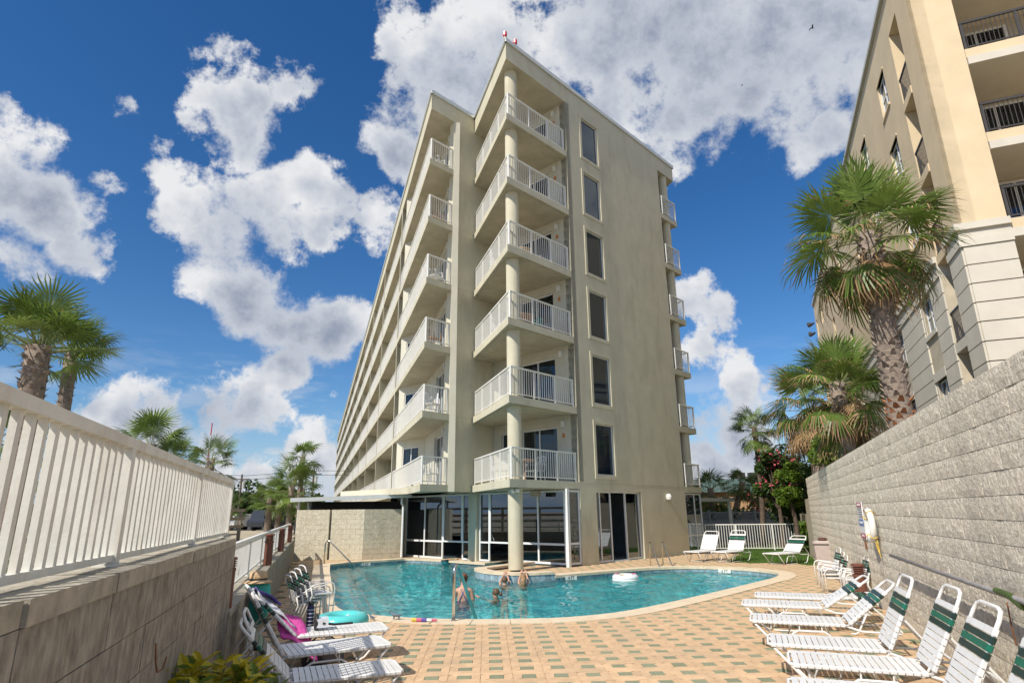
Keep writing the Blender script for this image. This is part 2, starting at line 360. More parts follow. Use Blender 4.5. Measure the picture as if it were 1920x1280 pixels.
# ------------------------------------------------------------------ mesh helpers
V = Vector
ORG = {}
class MB:
    """collects polygons; build() links them as ONE mesh object"""
    def __init__(s): s.v = []; s.f = []; s.m = []
    def add(s, verts, faces, mi=0):
        o = len(s.v); s.v += [tuple(p) for p in verts]
        for f in faces: s.f.append([i + o for i in f]); s.m.append(mi)
        return s
    def quad(s, a, b, c, d, mi=0): return s.add([a, b, c, d], [(0, 1, 2, 3)], mi)
    def prism(s, pts, z0, z1, mi=0):
        """vertical prism over a plan polygon [(x,y)...]; z0/z1 numbers"""
        n = len(pts)
        area = sum(pts[i][0] * pts[(i + 1) % n][1] - pts[(i + 1) % n][0] * pts[i][1] for i in range(n))
        if area < 0: pts = list(reversed(pts))
        vs = [(p[0], p[1], z0) for p in pts] + [(p[0], p[1], z1) for p in pts]
        fs = [tuple(reversed(range(n))), tuple(range(n, 2 * n))]
        fs += [(i, (i + 1) % n, n + (i + 1) % n, n + i) for i in range(n)]
        return s.add(vs, fs, mi)
    def box(s, c, ax, ay, az, mi=0):
        """box centred at c with half-extent vectors"""
        c, ax, ay, az = V(c), V(ax), V(ay), V(az)
        vs = [c + i * ax + j * ay + k * az for k in (-1, 1) for j in (-1, 1) for i in (-1, 1)]
        return s.add(vs, [(0, 2, 3, 1), (4, 5, 7, 6), (0, 1, 5, 4), (2, 6, 7, 3), (0, 4, 6, 2), (1, 3, 7, 5)], mi)
    def abox(s, x0, x1, y0, y1, z0, z1, mi=0):
        return s.box(((x0 + x1) / 2, (y0 + y1) / 2, (z0 + z1) / 2), ((x1 - x0) / 2, 0, 0), (0, (y1 - y0) / 2, 0), (0, 0, (z1 - z0) / 2), mi)
    def beam(s, a, b, w, h, up=(0, 0, 1), mi=0):
        a, b = V(a), V(b); d = (b - a); L = d.length
        if L < 1e-6: return s
        d /= L; up = V(up)
        if abs(d.dot(up)) > 0.98: up = V((1, 0, 0))
        sx = d.cross(up).normalized(); uz = sx.cross(d)
        return s.box((a + b) / 2, d * L / 2, sx * w / 2, uz * h / 2, mi)
    def tube(s, pts, r, n=8, mi=0, caps=True, closed=False):
        pts = [V(p) for p in pts]; N_ = len(pts)
        rr = r if isinstance(r, (list, tuple)) else [r] * N_
        t0 = (pts[1] - pts[0]).normalized()
        up = V((0, 0, 1)) if abs(t0.z) < 0.9 else V((1, 0, 0))
        nx = t0.cross(up).normalized()
        rings = []; vs = []
        for i, p in enumerate(pts):
            if closed: t = (pts[(i + 1) % N_] - pts[i - 1])
            elif i == 0: t = pts[1] - p
            elif i == N_ - 1: t = p - pts[-2]
            else: t = (pts[i + 1] - p).normalized() + (p - pts[i - 1]).normalized()
            t = t.normalized() if t.length > 1e-9 else t0
            nx = (nx - t * nx.dot(t))
            nx = nx.normalized() if nx.length > 1e-6 else t.orthogonal().normalized()
            ny = t.cross(nx)
            for k in range(n):
                a = 2 * math.pi * k / n
                vs.append(p + (nx * math.cos(a) + ny * math.sin(a)) * rr[i])
        fs = []
        for i in range(N_ if closed else N_ - 1):
            j = (i + 1) % N_
            for k in range(n):
                fs.append((i * n + k, i * n + (k + 1) % n, j * n + (k + 1) % n, j * n + k))
        if caps and not closed:
            fs.append(tuple(reversed(range(n)))); fs.append(tuple(range((N_ - 1) * n, N_ * n)))
        return s.add(vs, fs, mi)
    def lathe(s, prof, c=(0, 0, 0), n=16, mi=0):
        """prof: [(r,z)...] bottom to top"""
        c = V(c); vs = []; fs = []
        for r, z in prof:
            for k in range(n):
                a = 2 * math.pi * k / n
                vs.append(c + V((r * math.cos(a), r * math.sin(a), z)))
        for i in range(len(prof) - 1):
            for k in range(n):
                fs.append((i * n + k, i * n + (k + 1) % n, (i + 1) * n + (k + 1) % n, (i + 1) * n + k))
        fs.append(tuple(reversed(range(n)))); fs.append(tuple(range((len(prof) - 1) * n, len(prof) * n)))
        return s.add(vs, fs, mi)
    def mesh(s, name, mats, smooth=False, off=None):
        me = bpy.data.meshes.new(name)
        vs = s.v
        if off is not None: vs = [(a - off[0], b - off[1], c - off[2]) for a, b, c in vs]
        me.from_pydata(vs, [], s.f)
        if not isinstance(mats, (list, tuple)): mats = [mats]
        for m in mats: me.materials.append(MATS[m])
        if len(mats) > 1: me.polygons.foreach_set('material_index', s.m)
        if smooth: me.polygons.foreach_set('use_smooth', [True] * len(me.polygons))
        me.update()
        return me
    def build(s, name, mats, parent=None, smooth=False, local=False):
        off = None
        if parent is not None and not local: off = ORG.get(parent.name, (0, 0, 0))
        o = bpy.data.objects.new(name, s.mesh(name, mats, smooth, off))
        COL.objects.link(o)
        if parent is not None:
            o.parent = parent; ORG[o.name] = off if off else (0, 0, 0)
        else: ORG[o.name] = (0, 0, 0)
        return o

def tag(o, label=None, cat=None, group=None, kind=None):
    if label: o['label'] = label
    if cat: o['category'] = cat
    if group: o['group'] = group
    if kind: o['kind'] = kind
    return o
def thing(name, label, cat, loc=(0, 0, 0), group=None, rz=0.0):
    o = bpy.data.objects.new(name, None); o.empty_display_size = 0.2
    COL.objects.link(o); o.location = loc; o.rotation_euler[2] = rz
    ORG[o.name] = tuple(loc)
    return tag(o, label, cat, group)
def struct(o): o['kind'] = 'structure'; return o
def stuff(o): o['kind'] = 'stuff'; return o
def piece(name, me, parent, loc, rot=None, scale=None, mtx=None):
    """an object of its own that shares mesh data; loc in the parent's frame"""
    o = bpy.data.objects.new(name, me); COL.objects.link(o); o.parent = parent
    if mtx is not None: o.matrix_local = mtx
    else:
        o.location = loc
        if rot is not None: o.rotation_euler = rot
        if scale is not None: o.scale = scale
    ORG[o.name] = (0, 0, 0)
    return o
def copy_thing(root, loc, rz, label, group=None):
    r = root.copy(); COL.objects.link(r); r.location = loc; r.rotation_euler[2] = rz
    r['label'] = label
    if group: r['group'] = group
    for ch in root.children:
        c = ch.copy(); COL.objects.link(c); c.parent = r
        for g2 in ch.children:
            d = g2.copy(); COL.objects.link(d); d.parent = c
    return r
def hd(deg): return V((math.sin(RAD(deg)), math.cos(RAD(deg)), 0))
Z = V((0, 0, 1))
def catmull(pts, k=6, closed=True):
    n = len(pts); out = []
    rng = range(n) if closed else range(n - 1)
    for i in rng:
        p0, p1, p2, p3 = [pts[(i + j) % n] if closed else pts[min(max(i + j, 0), n - 1)] for j in (-1, 0, 1, 2)]
        for q in range(k):
            t = q / k
            out.append(tuple(0.5 * (2 * p1[a] + (p2[a] - p0[a]) * t + (2 * p0[a] - 5 * p1[a] + 4 * p2[a] - p3[a]) * t * t + (3 * p1[a] - p0[a] - 3 * p2[a] + p3[a]) * t ** 3) for a in range(len(p1))))
    if not closed: out.append(tuple(pts[-1]))
    return out
def inside(p, poly):
    x, y = p; r = False; n = len(poly)
    for i in range(n):
        x1, y1 = poly[i][:2]; x2, y2 = poly[(i + 1) % n][:2]
        if (y1 > y) != (y2 > y) and x < (x2 - x1) * (y - y1) / (y2 - y1) + x1: r = not r
    return r
def offset_poly(pts, d):
    """move a CCW closed outline outward by d"""
    n = len(pts); out = []
    for i in range(n):
        a = V((*pts[i - 1], 0)); b = V((*pts[i], 0)); c = V((*pts[(i + 1) % n], 0))
        e1 = (b - a).normalized(); e2 = (c - b).normalized()
        n1 = V((e1.y, -e1.x, 0)); n2 = V((e2.y, -e2.x, 0)); m = (n1 + n2)
        m = m.normalized() if m.length > 1e-6 else n1
        k = max(0.5, m.dot(n1))
        q = b + m * d / k
        out.append((q.x, q.y))
    return out
def sheet_with_hole(outer, hole, z, name, matn):
    bm = bmesh.new(); es = []
    for lp in ([outer] if hole is None else [outer, hole]):
        vs = [bm.verts.new((p[0], p[1], z)) for p in lp]
        es += [bm.edges.new((vs[i], vs[(i + 1) % len(vs)])) for i in range(len(vs))]
    bmesh.ops.triangle_fill(bm, use_beauty=True, edges=es, normal=(0, 0, 1))
    for f in bm.faces:
        if f.normal.z < 0: f.normal_flip()
    me = bpy.data.meshes.new(name); bm.to_mesh(me); bm.free(); me.materials.append(MATS[matn])
    o = bpy.data.objects.new(name, me); COL.objects.link(o); ORG[o.name] = (0, 0, 0)
    return o

# ------------------------------------------------------------------ site geometry (metres; camera stands at 0,0)
HB, HA, HW = 43.8, -17.5, 20.95
dB, dA, dW = hd(HB), hd(HA), hd(HW)
nB = V((math.cos(RAD(HB)), -math.sin(RAD(HB)), 0))      # outward normal of the gable wall
nWl = V((-math.cos(RAD(HW)), math.sin(RAD(HW)), 0))     # right wall, towards the deck
WALL_P = V((5.851, 9.667, 0))
LW_P = V((-8.364, 24.061, 0)); nL = V((math.cos(RAD(HA)), -math.sin(RAD(HA)), 0))   # left wall face, towards the deck
CORNER = V((-0.118, 19.017, 0))

smooth_ctrl = [(-3.64, 13.05), (-3.22, 12.22), (-2.5, 11.66), (-1.6, 11.27), (-0.6, 11.12), (0.5, 11.15), (1.3, 11.38), (2.0, 11.82), (2.9, 12.66), (4.1, 13.95), (5.1, 15.05), (6.3, 16.42), (7.0, 17.25), (7.42, 18.0), (7.55, 18.75), (7.3, 19.5), (6.75, 20.15), (5.95, 20.6), (5.1, 20.65), (4.1, 20.3), (3.0, 19.6), (1.9, 18.85), (1.15, 18.3)]
IN_A = catmull(smooth_ctrl, 6, closed=False)
IN_B = catmull([(1.15, 18.3), (0.6, 18.05), (-0.1, 18.02), (-0.7, 18.45), (-1.1, 19.15), (-1.2, 19.85), (-0.95, 20.3), (-0.35, 21.1), (0.42, 22.12)], 6, closed=False)[1:]
IN_C = [(1.7, 23.5), (-0.9, 26.4), (-2.72, 24.72)]
IN_D = [(-2.80, 24.62), (-3.6, 25.25), (-4.35, 25.6), (-5.0, 25.0), (-5.74, 24.48), (-6.23, 23.9), (-6.68, 23.1)]
IN_E = [(-5.9, 20.4), (-5.1, 17.8), (-4.3, 15.2)]
POOL = IN_A + IN_B + IN_C + IN_D + IN_E
WATER_Z = -0.13

# ground, reaching to the horizon
def clip_ring(r, n=64): return [(r * math.cos(2 * math.pi * k / n), r * math.sin(2 * math.pi * k / n)) for k in range(n)]
ground = struct(sheet_with_hole(clip_ring(3000), offset_poly(POOL, 0.2), -0.09, 'ground', 'ground_sand'))
deck_outline = [(-1.2, 0.5), (3.0, 0.5), (11.3, 23.9), (9.75, 20.6), (8.9, 21.9), (7.9, 21.8), (7.55, 22.9), (9.4, 26.5), (7.9, 26.9), (2.3, 21.5), (-4.65, 28.0), (-9.6, 28.0)]
deck = struct(sheet_with_hole(deck_outline, offset_poly(POOL, 0.12), -0.028, 'deck', 'joint_sand'))

# pool shell
bm = MB()
n = len(POOL)
for i in range(n):
    a, b = POOL[i], POOL[(i + 1) % n]
    bm.quad((b[0], b[1], -0.05), (b[0], b[1], -1.3), (a[0], a[1], -1.3), (a[0], a[1], -0.05))
pool = struct(bm.build('pool', 'plaster'))
fl = sheet_with_hole(POOL, None, -1.3, 'pool_floor', 'plaster'); fl.parent = pool
# steps along the left side
ns = V((0.956, 0.295, 0))
for i, (w, z) in enumerate(((1.15, -0.78), (0.62, -0.42))):
    a, b = V((-3.75, 13.5, 0)), V((-6.45, 22.3, 0))
    pts = [a, a + ns * w, b + ns * w, b]
    MB().prism([(p.x, p.y) for p in pts], -1.29, z + i * 0.002).build('pool_step', 'plaster', pool)
    q = [a + ns * (w - 0.07), a + ns * (w + 0.004), b + ns * (w + 0.004), b + ns * (w - 0.07)]
    MB().prism([(p.x, p.y) for p in q], z - 0.05, z + 0.006 + i * 0.002).build('step_edge', 'depth_mark', pool)
# water
def wave(x, y):
    h = 0.0
    for kx, ky, a, p in WV: h += a * math.sin(kx * x + ky * y + p + 0.9 * math.sin(0.45 * kx * y - 0.4 * ky * x + p))
    return h
_r = random.Random(21); WV = []
for lam, a in ((1.15, .0045), (.85, .0045), (.62, .0042), (.47, .0038), (.37, .0032), (.30, .0027), (.245, .0021), (.20, .0016)):
    for q in range(2):
        an = _r.uniform(0, 6.283); k_ = 2 * math.pi / lam; WV.append((k_ * math.cos(an), k_ * math.sin(an), a, _r.uniform(0, 6.28)))
ST = 0.05; wm = MB(); vid = {}
x0_, y0_ = -7.0, 11.0; nxw, nyw = int(15 / ST), int(16 / ST)
big_pool = offset_poly(POOL, 0.045)
cols_in = {}
def in_pool(i, j):
    k_ = (i, j)
    if k_ not in cols_in: cols_in[k_] = inside((x0_ + i * ST, y0_ + j * ST), big_pool)
    return cols_in[k_]
def wv(i, j):
    if (i, j) not in vid:
        x, y = x0_ + i * ST, y0_ + j * ST; vid[(i, j)] = len(wm.v); wm.v.append((x, y, WATER_Z + wave(x, y)))
    return vid[(i, j)]
for i in range(nxw):
    for j in range(nyw):
        if in_pool(i, j) and in_pool(i + 1, j) and in_pool(i, j + 1) and in_pool(i + 1, j + 1):
            wm.f.append((wv(i, j), wv(i + 1, j), wv(i + 1, j + 1), wv(i, j + 1))); wm.m.append(0)
water = struct(wm.build('water', 'pool_water', smooth=True))
water.cycles.is_caustics_caster = True
for o in (pool, fl, *[c for c in pool.children]): o.cycles.is_caustics_receiver = True
sun_d.cycles.is_caustics_light = True

def along(path, step, gap):
    """cut a polyline into runs of about `step` with joints of `gap`"""
    L = [0.0]
    for i in range(1, len(path)): L.append(L[-1] + math.dist(path[i], path[i - 1]))
    tot = L[-1]; k = max(1, round(tot / step)); runs = []
    def at(s):
        s = min(max(s, 0), tot)
        for i in range(1, len(path)):
            if s <= L[i] + 1e-9:
                t = (s - L[i - 1]) / max(1e-9, L[i] - L[i - 1])
                return (path[i - 1][0] + (path[i][0] - path[i - 1][0]) * t, path[i - 1][1] + (path[i][1] - path[i - 1][1]) * t)
        return path[-1]
    for j in range(k):
        s0, s1 = tot * j / k + gap / 2, tot * (j + 1) / k - gap / 2
        runs.append([at(s0 + (s1 - s0) * q / 4) for q in range(5)])
    return runs
def nrm(path, i):
    a = path[max(0, i - 1)]; b = path[min(len(path) - 1, i + 1)]
    d = V((b[0] - a[0], b[1] - a[1], 0)).normalized()
    return V((d.y, -d.x, 0))          # outward for a CCW outline
def strip(path, wi, wo, z0, z1):
    m = MB(); k = len(path); vs = []
    for i, p in enumerate(path):
        nn = nrm(path, i); P = V((p[0], p[1], 0))
        a, b = P - nn * wi, P + nn * wo
        vs += [(a.x, a.y, z0), (b.x, b.y, z0), (b.x, b.y, z1), (a.x, a.y, z1 - 0.0), ]
    fs = []
    for i in range(k - 1):
        o = i * 4
        for q in range(4): fs.append((o + q, o + 4 + q, o + 4 + (q + 1) % 4, o + (q + 1) % 4))
    fs.append((3, 2, 1, 0)); e = (k - 1) * 4; fs.append((e, e + 1, e + 2, e + 3))
    return m.add(vs, [tuple(reversed(f)) for f in fs])
left_run = [IN_D[-1]] + IN_E + [IN_A[0]]
for path, step, wo, z in ((IN_A, 0.62, 0.42, 0.014), (left_run, 0.72, 0.5, 0.014), (IN_D, 0.6, 0.40, 0.014)):
    for r in along(path, step, 0.007): strip(r, 0.03, wo, -0.055, z + random.uniform(-0.002, 0.002)).build('coping_stone', 'coping', pool)
for r in along([IN_A[-1]] + IN_B, 0.5, 0.007): strip(r, 0.03, 0.36, 0.05, 0.115 + random.uniform(-0.002, 0.002)).build('coping_stone', 'coping', pool)
# water-line tiles
def tiles(path, w, z0, z1, nm='waterline_tile'):
    for r in along(path, w, 0.012): strip([r[0], r[2], r[4]], 0.012, 0.01, z0, z1).build(nm, 'tile_blue', pool)
tiles([IN_A[-1]] + IN_B[:34], 0.155, -0.10, 0.045)
tiles([IN_A[-1]] + IN_B[:34], 0.155, -0.26, -0.112)
for r in along([IN_A[-1]] + IN_B, 0.4, 0.0): strip(r, 0.004, 0.1, -0.3, 0.05).build('tile_backing', 'tile_grout', pool)
stuff_t = MB()
for path in (IN_A, IN_D, left_run):
    for r in along(path, 0.155, 0.012):
        s_ = strip([r[0], r[2], r[4]], 0.012, 0.01, -0.20, -0.058); stuff_t.add(s_.v, s_.f)
stuff(stuff_t.build('waterline_tile_band', 'tile_blue', pool))

# depth figures on tile plaques at the water line
def text_mesh(body, size, parent, mtx, name, matn, extrude=0.002, align='CENTER'):
    cu = bpy.data.curves.new(name, 'FONT'); cu.body = body; cu.size = size; cu.extrude = extrude; cu.align_x = align; cu.align_y = 'CENTER'
    ob = bpy.data.objects.new(name, cu); COL.objects.link(ob)
    dg = bpy.context.evaluated_depsgraph_get(); dg.update()
    me = bpy.data.meshes.new_from_object(ob.evaluated_get(dg)); bpy.data.objects.remove(ob)
    me.materials.clear(); me.materials.append(MATS[matn])
    o = bpy.data.objects.new(name, me); COL.objects.link(o); o.parent = parent; o.matrix_local = mtx
    ORG[o.name] = (0, 0, 0)
    return o
def face_mtx(p, nrm_, up=Z):
    """frame whose local X runs right, Y up and Z out of a wall facing nrm_"""
    z = V(nrm_).normalized(); x = V(up).cross(z).normalized(); y = z.cross(x)
    return Matrix(((x.x, y.x, z.x, p[0]), (x.y, y.y, z.y, p[1]), (x.z, y.z, z.z, p[2]), (0, 0, 0, 1)))
for (p, nn, body) in (((6.62, 20.22, -0.10), (-0.65, -0.76, 0), '4 FT'), ((1.62, 18.62, -0.085), (0.5, -0.86, 0), '4 FT'), ((-5.7, 24.47, -0.11), (0.55, -0.83, 0), '3 FT')):
    nn = V(nn).normalized(); x = Z.cross(nn)
    c = V(p) + nn * 0.03
    pl = MB().box(c, x * 0.2, nn * 0.004, Z * 0.055).build('depth_plaque', 'depth_mark', pool)
    text_mesh(body, 0.12, pl, face_mtx(c + nn * 0.006, nn), 'depth_figure', 'black_paint')

# ------------------------------------------------------------------ deck pavers (octagonal sand-coloured ones round green squares)
pu = V((0.999, 0.0436, 0)); pv = V((-0.0436, 0.999, 0)); PS = 0.3605
P0 = V((-0.2083, 7.4503, 0))
g_, j_ = 0.078, 0.002
sq = [(-g_ + j_, -g_ + j_), (g_ - j_, -g_ + j_), (g_ - j_, g_ - j_), (-g_ + j_, g_ - j_)]
h_ = PS / 2
side = [(g_ + j_, -g_ + .004), (.12, -.106), (.155, -.106), (h_ - j_, -.088), (h_ - j_, .088), (.155, .106), (.12, .106), (g_ + j_, g_ - .004)]
h0_ = h_; j_ = 0.0008
topc = [(-g_ + .004, g_ + j_), (g_ - .004, g_ + j_), (.12, .113), (.157, .113), (h_ - j_, .096), (h_ - j_, PS - .096), (.157, PS - .113), (.12, PS - .113), (g_ - .004, PS - g_ - j_), (-g_ + .004, PS - g_ - j_), (-.12, PS - .113), (-.157, PS - .113), (-h_ + j_, PS - .096), (-h_ + j_, .096), (-.157, .113), (-.12, .113)]
def flat_prism(poly, top=0.0, b=0.002):
    m = MB(); k = len(poly); cx = sum(p[0] for p in poly) / k; cy = sum(p[1] for p in poly) / k
    r3 = lambda p, z: tuple(pu * p[0] + pv * p[1] + V((0, 0, z)))
    ins = [(p[0] + (cx - p[0]) * 0.022, p[1] + (cy - p[1]) * 0.022) for p in poly]
    vs = [r3(p, -0.025) for p in poly] + [r3(p, top - b) for p in poly] + [r3(p, top) for p in ins]
    fs = [tuple(range(2 * k, 3 * k))]
    for i in range(k):
        j = (i + 1) % k
        fs += [(i, j, k + j, k + i), (k + i, k + j, 2 * k + j, 2 * k + i)]
    return m.add(vs, fs)
sideL = [(-x, y) for x, y in reversed(side)]
protos = {'green_paver': [(flat_prism(sq, 0.0), (0, 0), 'paver_green')],
          'sand_paver': [(flat_prism(side), (.13, 0), 'paver_tan'), (flat_prism(sideL), (-.13, 0), 'paver_tan'), (flat_prism(topc), (0, h_), 'paver_tan')]}
pool_mid = offset_poly(POOL, 0.2)
cells = []
for i in range(-40, 60):
    for j in range(-20, 62):
        c = P0 + pu * (i * PS) + pv * (j * PS)
        if not inside((c.x, c.y), deck_outline) or c.y < 3: continue
        if (c - LW_P).dot(nL) < 0.05 or (c - WALL_P).dot(nWl) < 0.05: continue
        cells.append(c)
pieces = []
for c in cells:
    for nm, lst in protos.items():
        for (m, ctr, mt) in lst:
            q = c + pu * ctr[0] + pv * ctr[1]
            if inside((q.x, q.y), pool_mid): continue
            pieces.append((q.length + (8 if abs(math.atan2(q.x, q.y)) > 0.60 or q.y < 5.9 else 0), nm, m, mt, c))
pieces.sort(key=lambda t: t[0])
cnt = {}; rest = {'paver_green': MB(), 'paver_tan': MB()}; shared = {}
for d, nm, m, mt, c in pieces:
    k = cnt.get(nm, 0); dz = random.uniform(-0.0022, 0.0022)
    if k < 300 and d < 14:
        if id(m) not in shared: shared[id(m)] = m.mesh(nm, mt)
        o = piece(nm, shared[id(m)], deck, (c.x, c.y, dz)); cnt[nm] = k + 1
        o.rotation_euler = (random.uniform(-.004, .004), random.uniform(-.004, .004), 0)
    else:
        rest[mt].add([(v[0] + c.x, v[1] + c.y, v[2] + dz) for v in m.v], m.f)
stuff(rest['paver_green'].build('green_paver_field', 'paver_green', deck))
stuff(rest['paver_tan'].build('sand_paver_field', 'paver_tan', deck))
# border pavers by the left wall and pool

# ------------------------------------------------------------------ hotel
class Plane:
    """vertical wall frame: x along, z up, d outward"""
    def __init__(s, O, dx, nr): s.O, s.dx, s.n = V(O), V(dx), V(nr)
    def p(s, x, z, d=0.0): return s.O + s.dx * x + Z * z + s.n * d
    def box(s, m, x0, x1, z0, z1, d0, d1, mi=0):
        return m.box(s.p((x0 + x1) / 2, (z0 + z1) / 2, (d0 + d1) / 2), s.dx * (x1 - x0) / 2, s.n * (d1 - d0) / 2, Z * (z1 - z0) / 2, mi)
def wall_with_openings(pl, x0, x1, z0, z1, th, ops, m=None):
    """boxes round rectangular openings [(xa,xb,za,zb)], none overlapping another"""
    m = m or MB()
    xs = sorted({x0, x1, *[o[0] for o in ops], *[o[1] for o in ops]})
    for a, b in zip(xs, xs[1:]):
        col = sorted([(o[2], o[3]) for o in ops if o[0] <= a + 1e-6 and o[1] >= b - 1e-6]); z = z0
        for (za, zb) in col:
            if za > z: pl.box(m, a, b, z, za, -th, 0)
            z = zb
        if z < z1: pl.box(m, a, b, z, z1, -th, 0)
    return m
def window(pl, parent, x0, x1, z0, z1, set_in=0.09, fw=0.05, mull=(), trans=(), glass='glass', frame='white_frame', name='window', backing=None, back_d=0.45):
    """frame as the part, panes as its sub-parts"""
    m = MB()
    pl.box(m, x0, x0 + fw, z0, z1, -set_in - .04, -set_in + .02); pl.box(m, x1 - fw, x1, z0, z1, -set_in - .04, -set_in + .02)
    pl.box(m, x0 + fw, x1 - fw, z0, z0 + fw, -set_in - .04, -set_in + .018); pl.box(m, x0 + fw, x1 - fw, z1 - fw, z1, -set_in - .04, -set_in + .018)
    for q in mull: pl.box(m, q - fw / 2, q + fw / 2, z0 + fw, z1 - fw, -set_in - .04, -set_in + .015)
    xs = [x0 + fw] + [v for q in mull for v in (q - fw / 2, q + fw / 2)] + [x1 - fw]
    for q in trans:
        for a, b in zip(xs[::2], xs[1::2]): pl.box(m, a, b, q - fw / 2, q + fw / 2, -set_in - .04, -set_in + .012)
    w = m.build(name, frame, parent)
    ORG[w.name] = ORG[parent.name]
    zs = [z0 + fw] + [v for q in trans for v in (q - fw / 2, q + fw / 2)] + [z1 - fw]
    for a, b in zip(xs[::2], xs[1::2]):
        for c_, d_ in zip(zs[::2], zs[1::2]):
            g2 = MB(); pl.box(g2, a, b, c_, d_, -set_in - .018, -set_in - .008); g2.build('pane', glass, w)
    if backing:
        b2 = MB(); pl.box(b2, x0, x1, z0, z1, -back_d - .02, -back_d); b2.build('curtain' if backing in ('curtain', 'blind') else 'dark_room_panel', backing, w)  # without a curtain or blind, a dark panel stands in for the unlit room
    return w

hotel = thing('hotel_building', 'seven storey cream stucco hotel with white railed balconies beside the pool', 'building', tuple(CORNER))
C0 = CORNER
FL = [2.75 + 2.625 * i for i in range(6)]
ROOF0, ROOF1 = 18.25, 19.05
P1 = C0 + dA * 4.9
Q = P1 - dB * 2.48
Wc = P1 - dB * 1.2
S_END = 9.3 + 9.3 * 12.7
RW = C0 + dB * 10.85
REND = C0 + dB * 12.35
def xy(*ps): return [(p.x, p.y) for p in ps]
QE = Q + dA * S_END
WE = Wc + dA * S_END
plB = Plane(C0, dB, nB)                      # gable plane, x = distance from the prow
plG = Plane(C0 + dB * 2.7, -nB, -dB)         # ground-floor glazing, x = distance from gable plane
plD = Plane(C0 + dB * 3.5, -nB, -dB)         # balcony door wall
plN = Plane(Wc, dB, nB)                      # blank wall, x from its free edge
nA = V((-math.cos(RAD(HA)), math.sin(RAD(HA)), 0))
plA = Plane(Wc, dA, nA)                      # long facade, recessed wall
plQ = Plane(Q, dA, nA)                       # long facade, slab edge

# gable wall with its windows
W_X = (4.58, 5.68)
ops = [(W_X[0], W_X[1], f + 0.28, f + 2.13) for f in FL] + [(4.44, 7.38, 0.0, 2.46)]
wall_with_openings(plB, 3.5, 10.85, -0.05, ROOF0, 0.3, ops).build('gable_wall', 'stucco', hotel)
for i, f in enumerate(FL):
    z0, z1 = f + 0.28, f + 2.13
    m = MB()
    for a, b, c_, d_ in ((W_X[0] - .15, W_X[0] - .02, z0 - .15, z1 + .13), (W_X[1] + .02, W_X[1] + .15, z0 - .15, z1 + .13), (W_X[0] - .02, W_X[1] + .02, z0 - .15, z0 - .02), (W_X[0] - .02, W_X[1] + .02, z1 + .02, z1 + .13)):
        plB.box(m, a, b, c_, d_, 0.0, 0.028)
    m.build('window_surround', 'stucco', hotel)
    window(plB, hotel, W_X[0], W_X[1], z0, z1, 0.06, 0.028, glass='glass', backing='blind' if i == 0 else ('curtain' if i in (1, 2, 3) else 'dark_interior'), back_d=0.22)
for z in (2.72,):
    m = MB(); plB.box(m, 3.5 if z < 3 else 5.9, 10.8, z - 0.006, z + 0.006, 0.0, 0.004); m.build('control_joint', 'soffit', hotel)
# ground floor sliding door in the gable wall: two fixed leaves, the middle one open
window(plB, hotel, 4.44, 5.42, 0.02, 2.46, 0.10, 0.06, mull=(4.74,), glass='glass_store', name='sliding_door')
window(plB, hotel, 6.40, 7.38, 0.02, 2.46, 0.14, 0.06, glass='glass_store', name='sliding_door')
for z_ in (0.0, 2.41):
    m = MB(); plB.box(m, 5.42, 6.40, z_, z_ + 0.05, -0.2, -0.04); m.build('door_track', 'white_frame', hotel)
# ground floor glazed side panel by the gable plane
window(plB, hotel, 2.76, 3.5, 0.05, 2.47, 0.06, 0.07, trans=(0.72,), glass='glass_store', name='storefront_panel')
# storefront glazing of the indoor pool; two bays are open below the transom where the pool runs inside
m = MB(); plG.box(m, -0.06, 0.06, -0.02, 2.5, -0.12, 0.0); m.build('corner_post', 'white_frame', hotel)
window(plG, hotel, 0.06, 2.55, 0.06, 2.47, 0.05, 0.07, mull=(1.30,), trans=(0.70,), glass='glass_store', name='storefront_panel')
window(plG, hotel, 2.55, 3.72, 0.66, 2.47, 0.05, 0.06, glass='glass_store', name='storefront_panel')
window(plG, hotel, 3.72, 4.28, 0.02, 2.47, 0.05, 0.06, trans=(0.68,), glass='glass_store', name='storefront_panel')
window(plG, hotel, 4.78, 5.26, 0.02, 2.47, 0.05, 0.06, trans=(0.67,), glass='glass_store', name='storefront_panel')
window(plG, hotel, 5.26, 6.42, 0.64, 2.47, 0.05, 0.06, glass='glass_store', name='storefront_panel')
window(plG, hotel, 6.42, 8.95, 0.0, 2.47, 0.05, 0.07, mull=(7.63,), trans=(0.66,), glass='glass_store', name='storefront_panel')
m = MB(); plG.box(m, 4.30, 4.76, -0.6, 2.5, -0.42, 0.10); m.build('pier', 'stucco', hotel)
m = MB(); plG.box(m, 3.5, 5.5, -0.07, 0.0, -0.5, 0.42); m.build('pier_coping', 'coping', hotel)
m = MB(); plG.box(m, 3.54, 5.46, -0.9, -0.07, -0.46, 0.36); m.build('pier_base', 'tile_blue', hotel)
m = MB(); plG.box(m, 8.95, 9.6, -0.05, 2.5, -0.2, -0.02); m.build('wall_return', 'stucco_pale', hotel)
# indoor pool room: walls and floor
m = MB()
plG.box(m, 0.35, 10.5, -0.2, 2.5, -8.1, -7.9); m.build('pool_room_wall', 'interior_wall', hotel)
m = MB(); plG.box(m, 10.3, 10.5, -0.2, 2.5, -7.89, -0.3); m.build('pool_room_wall', 'interior_wall', hotel)
for xa_, xb_ in ((6.6, 9.6), (0.35, 2.3)):
    m = MB(); plG.box(m, xa_, xb_, -0.15, 0.01, -7.88, -0.3); m.build('pool_room_floor', 'interior_wall', hotel)
m = MB(); m.lathe([(0.02, 0), (0.09, 0.02), (0.11, 0.14), (0.05, 0.2)], plG.p(1.6, 1.95, -3.0), 10); m.build('hanging_lamp', 'orange_light', hotel)

